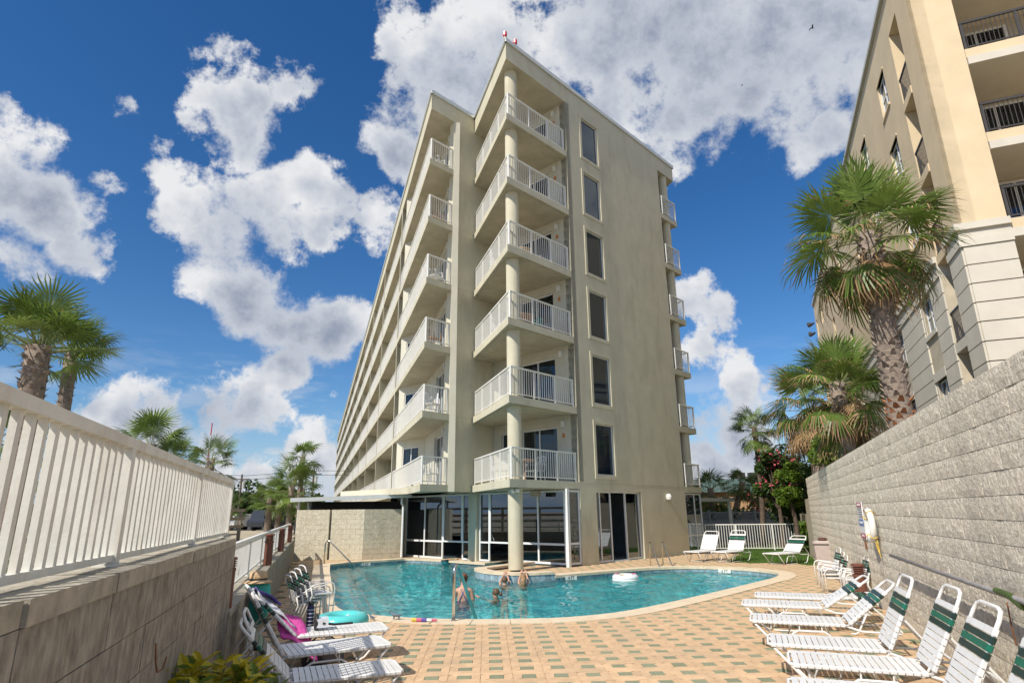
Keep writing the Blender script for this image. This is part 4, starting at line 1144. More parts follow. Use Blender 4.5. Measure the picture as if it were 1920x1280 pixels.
# tan rubbish bin
bn = thing('rubbish_bin', 'tan plastic rubbish bin with lid standing by the block wall', 'bin', (9.42, 19.4, 0))
bx, by = 9.42, 19.4; bw = dW * .27; bd = nWl * .27
def tier(m, s0, z0, s1, z1):
    vs = [V((bx, by, z0)) + bw * i * s0 + bd * j * s0 for i, j in ((-1, -1), (1, -1), (1, 1), (-1, 1))] + [V((bx, by, z1)) + bw * i * s1 + bd * j * s1 for i, j in ((-1, -1), (1, -1), (1, 1), (-1, 1))]
    f = [(3, 2, 1, 0), (4, 5, 6, 7)] + [(i, (i + 1) % 4, 4 + (i + 1) % 4, 4 + i) for i in range(4)]
    a = (vs[1] - vs[0]).cross(vs[3] - vs[0]).z
    if a < 0: f = [tuple(reversed(q)) for q in f]
    return m.add(vs, f)
tier(MB(), .86, 0, .98, .70).build('body', 'bin_tan', bn)
for s_ in (.30, .52): tier(MB(), .90, s_, .905 + .02, s_ + .015).build('rib', 'bin_tan', bn)
tier(MB(), .92, .702, .92, .735).build('opening', 'black_paint', bn)
tier(tier(MB(), 1.06, .737, 1.06, .775), 1.0, .776, .82, .825).build('lid', 'bin_tan', bn)
m = MB(); m.lathe([(.10, .826), (.13, .85), (.12, .90), (.04, .92)], (bx, by, 0), 12); m.build('ashtray', 'bin_brown', bn)

# ------------------------------------------------------------------ yellow apartment block on the right
yK = V((12.6, 15.5, 0)); ySd, yFd = hd(22), hd(112)
ySn, yFn = V((-math.cos(RAD(22)), math.sin(RAD(22)), 0)), V((-math.sin(RAD(22)), -math.cos(RAD(22)), 0))
yb = thing('apartment_building', 'tall yellow stucco apartment block with pale banded base behind the palms', 'building', tuple(yK))
plS, plR = Plane(yK, ySd, ySn), Plane(yK, yFd, yFn)
YF = [3.65, 6.5, 9.38, 12.1, 14.97, 17.85]      # floor levels
YTOP, YCOR0, YCOR1 = 19.2, 8.72, 9.4
cols_near = [(3.85, 5.05), (8.5, 9.7)]
far_cols = [(13.5, 14.6), (20.0, 21.1), (26.6, 27.7), (32.6, 33.7), (37.0, 37.9)]
wz = lambda f: (f + 1.18, f + 2.66)
ops_up, ops_lo = [], []
for f in YF[2:5]: ops_up += [(a, b, *wz(f)) for a, b in cols_near + far_cols]
for f in YF[:2]: ops_lo += [(a, b, f + .95, f + 2.2) for a, b in cols_near + far_cols]
slot = (1.2, 2.35)
ops_up.append((*slot, YCOR1, 17.85)); ops_lo.append((*slot, 0.5, YCOR0))
wall_with_openings(plS, 0.0, 38.5, YCOR1, YTOP, 0.45, ops_up).build('side_wall', 'yellow_stucco', yb)
# banded base: courses with recessed grooves
zc = YCOR0; course = 0.545
m = MB(); plS.box(m, 0.05, 1.2, 0, YCOR0, -.4, -.05)
wall_with_openings(plS, 2.35, 38.5, 0.0, YCOR0, 0.35, ops_lo).build('base_core', 'groove', yb); m.build('base_core_corner', 'groove', yb)
k = 0
for z in [YCOR0 - course * i for i in range(1, 17)]:
    z0_, z1_ = max(0, z + .02), z + course - .012
    for (a, b) in ((0.0, 1.2), (2.35, 3.7), (5.2, 8.35), (9.85, 13.35), (14.75, 19.85), (21.25, 26.45), (27.85, 38.5)):
        m = MB(); plS.box(m, a, b, z0_, z1_, -.04, .05); m.build('base_course', 'stone_band', yb)
    m = MB(); plR.box(m, 0.0, 1.16, z0_, z1_, -.35, .05); m.build('base_course', 'stone_band', yb)
m = MB()
for a, b in cols_near + far_cols:
    for f in YF[:2]:
        for q0, q1, r0, r1 in ((a - .15, a, f + .95, f + 2.2), (b, b + .15, f + .95, f + 2.2)):
            m = MB(); plS.box(m, q0, q1, r0, r1, -.3, .02); m.build('window_jamb', 'stone_band', yb)
        m = MB(); plS.box(m, a - .15, b + .15, f + 2.2, f + 2.5, -.3, .06); m.build('lintel', 'stone_band', yb)
        m = MB(); plS.box(m, a - .15, b + .15, f + .80, f + .95, -.3, .07); m.build('window_sill', 'stone_band', yb)
# cornice
for (z0_, z1_, d) in ((YCOR0, YCOR0 + .22, .09), (YCOR0 + .22, YCOR0 + .48, .05), (YCOR0 + .48, YCOR1, .14)):
    m = MB(); m.prism(xy(plS.p(2.35, 0, d), plS.p(38.6, 0, d), plS.p(38.6, 0, -.3), plS.p(2.35, 0, -.3)), z0_, z1_); m.build('cornice', 'stone_band', yb)
    m = MB(); cc = yK + ySn * d + yFn * d; m.prism(xy(plS.p(1.2, 0, d), cc, plR.p(1.17, 0, d), plR.p(1.17, 0, -.3), plS.p(1.2, 0, -.3)), z0_, z1_); m.build('cornice', 'stone_band', yb)
# front corner pier
m = MB(); plR.box(m, 0.001, 1.15, YCOR1, YTOP, -.44, 0.0); m.build('corner_pier', 'yellow_stucco', yb)
def ywin(a, b, z0_, z1_): window(plS, yb, a, b, z0_, z1_, 0.10, 0.06, mull=((a + b) / 2,), trans=((z0_ + z1_) / 2,), glass='glass', backing='dark_interior', back_d=0.25)
for a, b in cols_near + far_cols[:2]:
    for f in YF[2:5]:
        ywin(a, b, *wz(f))
        m = MB(); plS.box(m, a - .08, b + .08, wz(f)[0] - .09, wz(f)[0], -.3, .05); m.build('window_sill', 'yellow_stucco', yb)
        m = MB(); plS.box(m, a - .06, b + .06, wz(f)[1], wz(f)[1] + .07, -.2, .03); m.build('lintel', 'yellow_stucco', yb)
    for f in YF[:2]: ywin(a, b, f + .95, f + 2.2)
for a, b in far_cols[2:]:
    for f in YF[2:5]:
        m = MB(); plS.box(m, a, b, *wz(f), -.4, -.3); m.build('window', 'car_glass', yb)
# slot with little balconies
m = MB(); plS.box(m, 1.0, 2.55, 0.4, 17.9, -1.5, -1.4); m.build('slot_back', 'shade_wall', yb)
for i, f in enumerate(YF[1:5]):
    m = MB(); plS.box(m, slot[0] + .002, slot[1] - .002, f - .28, f - .002, -1.39, .03); m.build('slot_slab', 'stone_band' if f < 9 else 'yellow_stucco', yb)
    fr_, ba = MB(), MB()
    plS.box(fr_, slot[0] + .01, slot[1] - .01, f + .95, f + 1.0, -.06, -.01); plS.box(fr_, slot[0] + .01, slot[1] - .01, f + .08, f + .11, -.05, -.02)
    for q in range(11):
        x = slot[0] + .06 + q * .103; plS.box(ba, x - .009, x + .009, f + .11, f + .95, -.045, -.027)
    r = fr_.build('balcony_railing', 'dark_metal', yb); ORG[r.name] = ORG[yb.name]; stuff(ba.build('baluster_run', 'dark_metal', r))
# front balconies
for i, f in enumerate(YF):
    m = MB(); plR.box(m, 1.17, 9, f - .55, f - .3, -2.2, .04); m.build('balcony_beam', 'stone_band', yb)
    m = MB(); plR.box(m, 1.16, 9, f - .298, f, -2.2, .0); m.build('balcony_slab', 'yellow_stucco', yb)
    fr_, ba = MB(), MB()
    plR.box(fr_, 1.2, 9, f + .95, f + 1.02, -.12, -.05); plR.box(fr_, 1.2, 9, f + .09, f + .13, -.10, -.07)
    for q in range(6): plR.box(fr_, 1.2 + 1.35 * q, 1.27 + 1.35 * q, f, f + .95, -.11, -.06)
    for q in range(68): plR.box(ba, 1.3 + q * .113, 1.318 + q * .113, f + .13, f + .95, -.092, -.077)
    r = fr_.build('balcony_railing', 'dark_metal', yb); ORG[r.name] = ORG[yb.name]; stuff(ba.build('baluster_run', 'dark_metal', r))
    window(Plane(yK + yFn * -2.2, yFd, yFn), yb, 1.5, 3.2, f + .02, f + 2.1, .02, .07, mull=(2.35,), glass='glass', name='sliding_door', backing='dark_interior', back_d=.3)
    m = MB(); plR.box(m, 3.6, 4.2, f + .4, f + .45, -1.4, -.8); m.build('balcony_table', 'wood_grey', yb)
    window(Plane(yK + yFn * -2.2, yFd, yFn), yb, 4.0, 6.2, f + .02, f + 2.1, .02, .07, mull=(5.1,), glass='glass', name='sliding_door', backing='dark_interior', back_d=.3)
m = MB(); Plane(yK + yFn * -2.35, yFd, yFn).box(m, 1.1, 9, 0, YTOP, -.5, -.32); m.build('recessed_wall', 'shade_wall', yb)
for k, f in enumerate(YF):
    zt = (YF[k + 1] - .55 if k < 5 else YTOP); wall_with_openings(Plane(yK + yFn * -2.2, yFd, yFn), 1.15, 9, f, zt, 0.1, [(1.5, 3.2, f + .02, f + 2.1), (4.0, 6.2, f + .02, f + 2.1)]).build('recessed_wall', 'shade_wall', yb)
m = MB(); m.prism(xy(yK + ySn * .12 + yFn * .12, plS.p(38.6, 0, .12), plS.p(38.6, 0, -12), plR.p(12, 0, .12)), YTOP, YTOP + .14); m.build('roof_edge', 'trim_grey', yb)
m = MB(); plS.box(m, 38.5, 39.3, 0, YTOP, -10, -.3); m.build('end_pilaster', 'trim_grey', yb)
for z in (17.0, 17.9):
    m = MB(); p = plS.p(39.4, z, .1); m.tube([p, p + ySd * .7 + ySn * .3, p + ySd * .9 + ySn * .3 + Z * .25], [.1, .16, .18], 8); m.build('roof_horn', 'dark_metal', yb)

# ------------------------------------------------------------------ far things
mt_ = thing('motel_building', 'low orange-brown building with dark teal roof beyond the lattice fence', 'building', (17.5, 50, 0))
plM = Plane(V((15.0, 52.5, 0)), hd(95), V((-math.sin(RAD(5)), -math.cos(RAD(5)), 0)))
m = MB(); plM.box(m, 0, 24, 0, 3.25, -8, 0); m.build('wall', 'orange_wall', mt_)
m = MB(); a, b = plM.p(-.5, 3.2, .6), plM.p(24.5, 3.2, .6); c_, d_ = plM.p(24.5, 4.3, -.3), plM.p(-.5, 4.3, -.3); e_, f_ = plM.p(24.5, 3.2, -.5), plM.p(-.5, 3.2, -.5)
m.add([a, b, c_, d_, e_, f_], [(0, 1, 2, 3), (0, 3, 5), (1, 4, 2), (0, 5, 4, 1), (3, 2, 4, 5)]); m.build('roof', 'teal_roof', mt_)
for k in range(3):
    m = MB(); plM.box(m, 4 + k * 1.3, 4.9 + k * 1.3, 4.0, 4.85, -1.9, -1.1); m.build('roof_unit', 'dark_metal', mt_)
m = MB(); plM.box(m, .2, 8.5, 1.55, 1.75, .3, 1.5); m.build('walkway', 'wood_grey', mt_)
for k in range(30):
    m = MB(); plM.box(m, .3 + k * .27, .36 + k * .27, 1.76, 2.7, 1.4, 1.46); m.build('picket', 'wood_grey', mt_)
m = MB(); plM.box(m, .2, 8.5, 2.7, 2.78, 1.38, 1.48); m.build('hand_rail', 'wood_grey', mt_)
for k in range(4):
    m = MB(); plM.box(m, 1 + k * 2.3, 2.2 + k * 2.3, .3, 1.4, 0, .02); m.build('window', 'car_glass', mt_)

def house(name, label, loc, w, d, h, rz, wallm, roofm):
    t = thing(name, label, 'house', loc, None, rz)
    MB().abox(-w / 2, w / 2, -d / 2, d / 2, 0, h).build('wall', wallm, t, local=True)
    m = MB(); m.add([(-w / 2 - .4, -d / 2 - .4, h), (w / 2 + .4, -d / 2 - .4, h), (w / 2 + .4, d / 2 + .4, h), (-w / 2 - .4, d / 2 + .4, h), (-w / 4, 0, h + 1.8), (w / 4, 0, h + 1.8)], [(0, 1, 5, 4), (1, 2, 5), (2, 3, 4, 5), (3, 0, 4), (3, 2, 1, 0)]); m.build('roof', roofm, t, local=True)
    for k in range(4):
        m = MB(); x = -w / 2 + w * (k + .5) / 4; m.abox(x - .5, x + .5, -d / 2 - .03, -d / 2, h * .35, h * .75); m.build('window', 'car_glass', t, local=True)
house('beach_house', 'small white house with blue-grey roof beyond the car park', (-50, 103, 0), 11, 8, 3.6, .3, 'white_frame', 'car_paint_silver')
# raised sandy bank and boardwalk behind the left wall
bk = MB()
A_ = [plL.p(ls(-6), 1.36, -.3), plL.p(ls(7.4), 1.36, -.3), plL.p(ls(7.6), .70, -.3), plL.p(ls(25), .66, -.3), plL.p(ls(60), .4, -.3)]
B_ = [p - nL * 6 + Z * 0.02 for p in A_]; C2 = [V((p.x - 60, p.y + 6, .35)) for p in A_]
for i in range(4):
    bk.quad(A_[i], A_[i + 1], B_[i + 1], B_[i]); bk.quad(B_[i], B_[i + 1], C2[i + 1], C2[i])
struct(bk.build('bank', 'bank_sand'))
for i in range(2): pass
bw_ = thing('boardwalk', 'weathered wooden boardwalk with rails seen through the left railing', 'boardwalk', (-9, 14, .8))
bdir = hd(-8); bo = V((-9.2, 9.0, 0)); plBW = Plane(bo, bdir, V((bdir.y, -bdir.x, 0)))
for k in range(10):
    m = MB(); plBW.box(m, k * 2.0 - .06, k * 2.0 + .06, .3, 1.95, -.06, .06); m.build('post', 'wood_grey', bw_)
for z in (1.25, 1.55, 1.9):
    m = MB(); plBW.box(m, -.2, 18.3, z, z + .11, .062, .10); m.build('rail', 'wood_grey', bw_)
for k in range(40):
    m = MB(); plBW.box(m, k * .46, k * .46 + .44, .95, 1.0, -1.6, -.07); m.build('plank', 'wood_grey', bw_)
ms = MB(); r2 = random.Random(9)
for k in range(900):
    s = r2.uniform(ls(1), ls(9)); d = -r2.uniform(.45, 2.6); p = plL.p(s, 1.36, d)
    for q in range(4):
        a = r2.uniform(0, 6.28); L = r2.uniform(.06, .22); dx = V((math.cos(a), math.sin(a), 0)); ms.add([p - dx.cross(Z) * .004, p + dx.cross(Z) * .004, p + dx * L * .6 + Z * L], [(0, 1, 2)])
tag(stuff(ms.build('beach_grass', 'palm_sage')), 'thin beach grass on the sand bank behind the left railing', 'grass')
# car park
struct(MB().prism([(-75, 60), (-12, 48), (-18, 100), (-80, 130)], .0, .42).build('car_park', 'asphalt'))
def car(loc, rz, paint, label, suv=False):
    t = thing('parked_car', label, 'car', loc, 'cars in the far car park', rz)
    h = 1.75 if suv else 1.45
    prof = [(-2.2, .35), (-2.25, .75), (-2.1, .95), (-1.5, 1.0) if not suv else (-2.05, 1.05), (-1.0, h) if not suv else (-1.8, h), (.5, h), (1.2, 1.0), (2.1, .85), (2.25, .6), (2.2, .35)]
    m = MB(); n_ = len(prof); m.add([(x, -.88 if z < 1.01 else -.7, z) for x, z in prof] + [(x, .88 if z < 1.01 else .7, z) for x, z in prof], [tuple(range(n_)), tuple(reversed(range(n_, 2 * n_)))] + [((i + 1) % n_, i, n_ + i, n_ + (i + 1) % n_) for i in range(n_)]); m.build('body', paint, t, local=True)
    for sy in (-1, 1):
        m = MB(); m.add([(-1.3 if not suv else -1.7, .80 * sy, 1.05), (1.0, .80 * sy, 1.05), (.45, .73 * sy, h - .08), (-.95 if not suv else -1.6, .73 * sy, h - .08)], [(0, 1, 2, 3)]); m.build('side_window', 'car_glass', t, local=True)
        for x in (-1.35, 1.35):
            m = MB(); m.tube([(x, .70 * sy, .33), (x, .90 * sy, .33)], .33, 14); m.build('wheel', 'tyre', t, local=True)
    return t
cols_ = [('car_paint_dark', 'dark pickup-sized car parked nearest the palms', True), ('car_paint_white', 'white car parked beside the dark one', False), ('car_paint_red', 'red car glimpsed at the left of the car park', False), ('car_paint_silver', 'silver car parked farthest left by the railing end', True)]
for k, (p_, l_, s_) in enumerate(cols_): car((-21.5 - 3.6 * k, 56 + 2.2 * k, .42), 1.25 + .05 * k, p_, l_, s_)
# utility poles and wires
def pole(loc, h, label):
    t = thing('utility_pole', label, 'pole', loc, 'wooden utility poles'); m = MB(); m.tube([V(loc), V(loc) + Z * h], [.16, .11], 8); m.build('mast', 'pole_wood', t)
    m = MB(); m.beam(V(loc) + V((-1, .2, h - .6)), V(loc) + V((1, -.2, h - .6)), .1, .12); m.build('crossarm', 'pole_wood', t)
    m = MB(); m.tube([V(loc) + V((.3, 0, h - 1.6)), V(loc) + V((.3, 0, h - .9))], .18, 8); m.build('transformer', 'trim_grey', t)
pole((-33.5, 76, 0), 6.6, 'wooden utility pole standing above the dark far trees'); pole((-24.0, 74, 0), 7.0, 'wooden utility pole beside the far end of the hotel')
wr = thing('power_line', 'thin dark power lines between the far utility poles', 'wire', (-33, 76, 6))
for z in (5.9, 6.4):
    pts = [V((-120 + 12 * k, 80, z + .35)) for k in range(8)] + [V((-33.5, 76, z)), V((-24, 74, z + .4)), V((10, 73, z))]
    m = MB(); m.tube(pts, .025, 4); m.build('wire', 'wire', wr)
tw = thing('radio_mast', 'thin red and white radio mast on the far left horizon', 'mast', (-190, 380, 0))
for k in range(6):
    m = MB(); m.tube([V((-190, 380, 10 + k * 8)), V((-190, 380, 18 + k * 8))], .35, 5); m.build('mast_section', 'sign_red' if k % 2 else 'white_frame', tw)

# ------------------------------------------------------------------ palms
def fan_mesh(name, n=40, R=0.95, spread=125, droop=0.25, pet=0.7, mats=('palm_green', 'palm_dead', 'petiole'), tipdead=0.0, seed=0, wid=1.0, split=0.45):
    """fan leaf: petiole along +x, folded blades spreading in the xy plane, tips drooping"""
    r = random.Random(seed); m = MB()
    m.tube([(0, 0, 0), (pet * .5, 0, .03), (pet, 0, 0)], [.020, .014, .010], 5, mi=2)
    c = V((pet, 0, 0))
    for k in range(n):
        t = (k + .5) / n * 2 - 1
        a = RAD(spread) * t
        L = R * (1 - .28 * abs(t) ** 2) * r.uniform(.88, 1.06)
        d = V((math.cos(a), math.sin(a), 0)); s = V((-math.sin(a), math.cos(a), 0))
        half = math.pi * spread / 180 / n
        w1 = L * split * half * 1.02 * wid
        lift = .05 * (1 if k % 2 else -1) * .5
        dr = lambda q: Z * (-(droop + r.uniform(-.05, .12)) * L * q * q + .10 * math.cos(a) * q)
        p0 = c + d * .03
        p1 = c + d * L * split + dr(split); p2 = c + d * L * .78 + dr(.78) + s * r.uniform(-.03, .03); p3 = c + d * L * (1 - .1 * droop) + dr(1.0) + s * r.uniform(-.07, .07)
        up = Z * (w1 * .35)
        m.add([p0, p1 - s * w1, p1 + up, p1 + s * w1], [(0, 1, 2), (0, 2, 3)], 0)
        w2 = w1 * .55
        dead = r.random() < tipdead
        m.add([p1 - s * w1, p1 + s * w1, p2 + s * w2, p2 - s * w2], [(0, 1, 2, 3)], 1 if dead and r.random() < .35 else 0)
        m.add([p2 - s * w2, p2 + s * w2, p3], [(0, 1, 2)], 1 if dead else 0)
    return m.mesh(name, list(mats))
FAN = {
 'fresh': [fan_mesh('frond', 44, 1.0, 118, .10, .85, ('palm_green', 'palm_dead', 'petiole'), .05, 1, split=.6), fan_mesh('frond', 42, .95, 120, .18, .9, ('palm_light', 'palm_dead', 'petiole'), .10, 2, split=.58)],
 'mid': [fan_mesh('frond', 40, .98, 122, .38, .95, ('palm_green', 'palm_dead', 'petiole'), .55, 3, split=.5), fan_mesh('frond', 40, .92, 125, .5, 1.0, ('palm_light', 'palm_dead', 'petiole'), .75, 4, split=.48)],
 'old': [fan_mesh('frond', 34, .9, 120, .8, .85, ('palm_green', 'palm_dead', 'palm_dead'), .95, 5, split=.42)],
 'dead': [fan_mesh('dead_frond', 30, .85, 75, .75, .55, ('palm_dead', 'palm_dead', 'palm_dead'), 1, 6, split=.4), fan_mesh('dead_frond', 26, .75, 60, .9, .5, ('palm_dead', 'palm_dead', 'palm_dead'), 1, 7, split=.4)],
 'sabal': [fan_mesh('frond', 28, .9, 132, .36, .95, ('palm_sage', 'palm_dead', 'petiole'), .04, 8, split=.42, wid=.9), fan_mesh('frond', 26, .95, 128, .45, .9, ('palm_green', 'palm_dead', 'petiole'), .06, 9, split=.42, wid=.9), fan_mesh('frond', 28, .9, 130, .2, 1.0, ('palm_light', 'palm_dead', 'petiole'), .02, 10, split=.44, wid=.9)],
 'sabal_far': [fan_mesh('frond', 18, .85, 135, .45, .9, ('palm_sage', 'palm_dead', 'petiole'), .04, 11, split=.38, wid=.95), fan_mesh('frond', 16, .85, 130, .6, .85, ('palm_green', 'palm_dead', 'petiole'), .1, 12, split=.38, wid=.95)],
}
bt = MB()   # leaf base: split, upward pointing wedge
bt.add([(-.09, 0, 0), (.09, 0, 0), (.10, .05, .12), (-.10, .05, .12), (-.05, .10, .30), (.05, .10, .30), (0, .13, .34), (-.08, -.05, .1), (.08, -.05, .1)], [(0, 1, 2, 3), (3, 2, 5, 4), (4, 5, 6), (0, 3, 7), (1, 8, 2), (3, 4, 7), (2, 8, 5), (7, 4, 6), (8, 6, 5), (7, 6, 8)])
BOOT = {'boot': bt.mesh('leaf_base', 'boot'), 'boot_red': bt.mesh('leaf_base', 'boot_red')}
def frond_mtx(p, az, el, sc, roll=0.0):
    x = V((math.cos(az) * math.cos(el), math.sin(az) * math.cos(el), math.sin(el)))
    y = Z.cross(x); y = y.normalized() if y.length > 1e-3 else V((-math.sin(az), math.cos(az), 0))
    z = x.cross(y)
    y2 = y * math.cos(roll) + z * math.sin(roll); z2 = x.cross(y2)
    return Matrix(((x.x * sc, y2.x * sc, z2.x * sc, p[0]), (x.y * sc, y2.y * sc, z2.y * sc, p[1]), (x.z * sc, y2.z * sc, z2.z * sc, p[2]), (0, 0, 0, 1)))
def palm(label, base, hub, sc, rad, spec, seed, boots=None, trunkm='trunk_grey', group='palm trees', bend=(0, 0), boot_rows=0, boot_from=0.0, red_to=0.0):
    """spec: list of (kind, count, elevation lo, hi)"""
    r = random.Random(seed); base, hub = V(base), V(hub)
    t = thing('palm_tree', label, 'palm', tuple(base), group)
    pts = []
    for k in range(7):
        q = k / 6; pts.append(base.lerp(hub, q) + V((bend[0], bend[1], 0)) * math.sin(q * math.pi))
    m = MB(); m.tube(pts, [rad * (1.12 - .12 * k / 6) for k in range(7)], 12); m.build('trunk', trunkm, t, smooth=True)
    hl = hub - base
    for kind, cnt, e0, e1 in spec:
        for k in range(cnt):
            az = r.uniform(0, 6.283) if cnt < 4 else (k + r.uniform(-.35, .35)) / cnt * 6.283 * (2 if cnt > 12 else 1)
            el = RAD(r.uniform(e0, e1)); s = sc * r.uniform(.86, 1.1)
            off = V((math.cos(az), math.sin(az), 0)) * rad * .5
            piece('dead_frond' if kind == 'dead' else 'frond', r.choice(FAN[kind]), t, None, mtx=frond_mtx(hl + off + Z * (r.uniform(-.25, .1) * sc if e0 > -40 else r.uniform(-.7, -.2) * sc), az, el, s, r.uniform(-.35, .35)))
    if boot_rows:
        for i in range(boot_rows):
            q = boot_from + (1 - boot_from) * i / boot_rows
            c = base.lerp(hub, q) + V((bend[0], bend[1], 0)) * math.sin(q * math.pi) - base
            nb = 7
            for k in range(nb):
                a = (k + .5 * (i % 2)) / nb * 6.283 + r.uniform(-.12, .12)
                s = rad / .34 * r.uniform(.62, .98)
                rr = rad * (1.12 - .12 * q) * .88
                mt2 = Matrix.Translation(c + V((math.cos(a), math.sin(a), 0)) * rr) @ Matrix.Rotation(a - math.pi / 2, 4, 'Z') @ Matrix.Rotation(-r.uniform(.05, .5), 4, 'X') @ Matrix.Diagonal((s, s, s * .8, 1))
                piece('leaf_base', BOOT['boot_red' if q < red_to else 'boot'], t, None, mtx=mt2)
    return t
def pol(h, d): return d * math.sin(RAD(h)), d * math.cos(RAD(h))
def at(h, e, d): x, y = pol(h, d); return (x, y, 1.75 + d * math.tan(RAD(e)))
# tall fan palm in front of the yellow block
x, y = pol(32.75, 14.0)
palm('tall fan palm with rough trunk in front of the yellow apartment block', (x, y, 0), at(32.9, 22.0, 14.0), .98, .21,
     [('fresh', 5, 55, 88), ('fresh', 7, 22, 55), ('mid', 8, -5, 28), ('mid', 8, -30, 0), ('old', 7, -55, -25), ('dead', 12, -82, -55)], 11, boot_rows=40, boot_from=.38, red_to=.51)
x, y = pol(28.75, 19.0)
palm('shorter bushy fan palm leaning out over the block wall', (x, y, 0), at(28.7, 10.2, 19.0), .92, .2,
     [('fresh', 6, 45, 85), ('fresh', 7, 15, 45), ('mid', 10, -10, 25), ('old', 9, -45, -5), ('dead', 12, -80, -40)], 12, boot_rows=10, boot_from=.5)
x, y = pol(26.5, 27.0)
palm('fan palm with a thick tan skirt of dry fronds left of the bushy one', (x, y, 0), at(26.5, 8.2, 27.0), 1.25, .3,
     [('mid', 8, 20, 80), ('old', 14, -30, 30), ('dead', 30, -75, 5)], 13, boot_rows=0)
x, y = pol(29.9, 19.8)
palm('second trunk with dry drooping fronds close behind the bushy palm', (x, y, 0), at(29.9, 7.6, 19.8), .85, .22,
     [('mid', 8, 0, 70), ('old', 10, -40, 0), ('dead', 10, -80, -40)], 14)
x, y = pol(21.4, 34.0)
palm('slim dark cabbage palm standing alone behind the back fence', (x, y, 0), at(21.75, 7.0, 34.0), .74, .12,
     [('sabal', 12, 20, 80), ('sabal', 14, -25, 25), ('sabal', 10, -60, -25)], 15, bend=(.12, 0), trunkm='bark')  # trunk's shade is put into its colour by a darker bark
# left-hand cabbage palms behind the railing
x, y = pol(-38.6, 13.5)
palm('big green cabbage palm with shaggy trunk nearest the left edge', (x, y, .5), at(-39.2, 12.4, 13.5), .70, .19,
     [('sabal', 12, 40, 88), ('sabal', 12, 12, 45), ('sabal', 5, -15, 12)], 16, boot_rows=14, boot_from=.55)
x, y = pol(-36.6, 17.5)
palm('smaller cabbage palm just right of the big left one', (x, y, .5), at(-37.1, 12.3, 17.5), .60, .14,
     [('sabal', 12, 30, 88), ('sabal', 10, -5, 35), ('sabal', 5, -35, -5)], 17, boot_rows=7, boot_from=.75)
x, y = pol(-41.5, 15.5)
palm('low young palm behind the railing at the far left edge', (x, y, .5), at(-41.0, 5.0, 15.5), .75, .14, [('sabal', 10, 10, 80), ('sabal', 8, -30, 10)], 18)
x, y = pol(-34.6, 15.0)
palm('short palm seen between the railing pickets under the left palms', (x, y, .5), at(-34.6, 1.8, 15.0), .7, .13, [('sabal', 10, 0, 70), ('sabal', 6, -40, 0)], 19)
for k, (h, e, d, sc, lab) in enumerate([(-30.8, 5.6, 26, 1.2, 'left of two palm crowns rising over the railing top'), (-29.2, 4.2, 28, 1.05, 'low crown tucked behind the left of two palm crowns'), (-26.3, 4.5, 32, 1.15, 'round palm crown at the right end of the railing'),
        (-19.0, 4.9, 44, 1.25, 'tallest palm of the clump beside the hotel'), (-19.7, 2.5, 40, 1.6, 'broad palm below the tallest of the clump'), (-21.4, 1.5, 42, 1.15, 'left palm of the clump beside the hotel'), (-20.6, 1.2, 46, 1.2, 'small palm in the middle of the clump'), (-18.8, 2.2, 46, 1.2, 'right palm of the clump beside the hotel'), (-24.3, .75, 62, 1.3, 'small far palm above the car park'), (-25.0, .45, 64, 1.2, 'smallest far palm left above the car park')]):
    x, y = pol(h, d); z = 0.4
    palm(lab, (x, y, z), at(h, e, d), sc * .68, .17, [('sabal', 14, 10, 85), ('sabal', 16, -45, 15)] if d < 43 else [('sabal_far', 12, 10, 85), ('sabal_far', 14, -50, 15)], 30 + k, group='far palms on the left', boot_rows=6 if d < 47 and e < 4 else 0, boot_from=.3)
for k, (h, e, d, sc, lean, lab) in enumerate([(17.6, 1.9, 44, 1.5, 0, 'bushy palm right beside the far end of the hotel'), (20.3, 2.3, 46, 1.1, -1.3, 'leaning palm in front of the orange building'), (21.6, 1.5, 47, 1.1, -.4, 'palm half hidden behind the slim dark palm trunk')]):
    x, y = pol(h, d); b = (x + lean, y, 0)
    palm(lab, b, at(h, e, d), sc * .68, .2, [('sabal_far', 14, 10, 85), ('sabal_far', 18, -60, 15)], 60 + k, group='palms by the orange building')

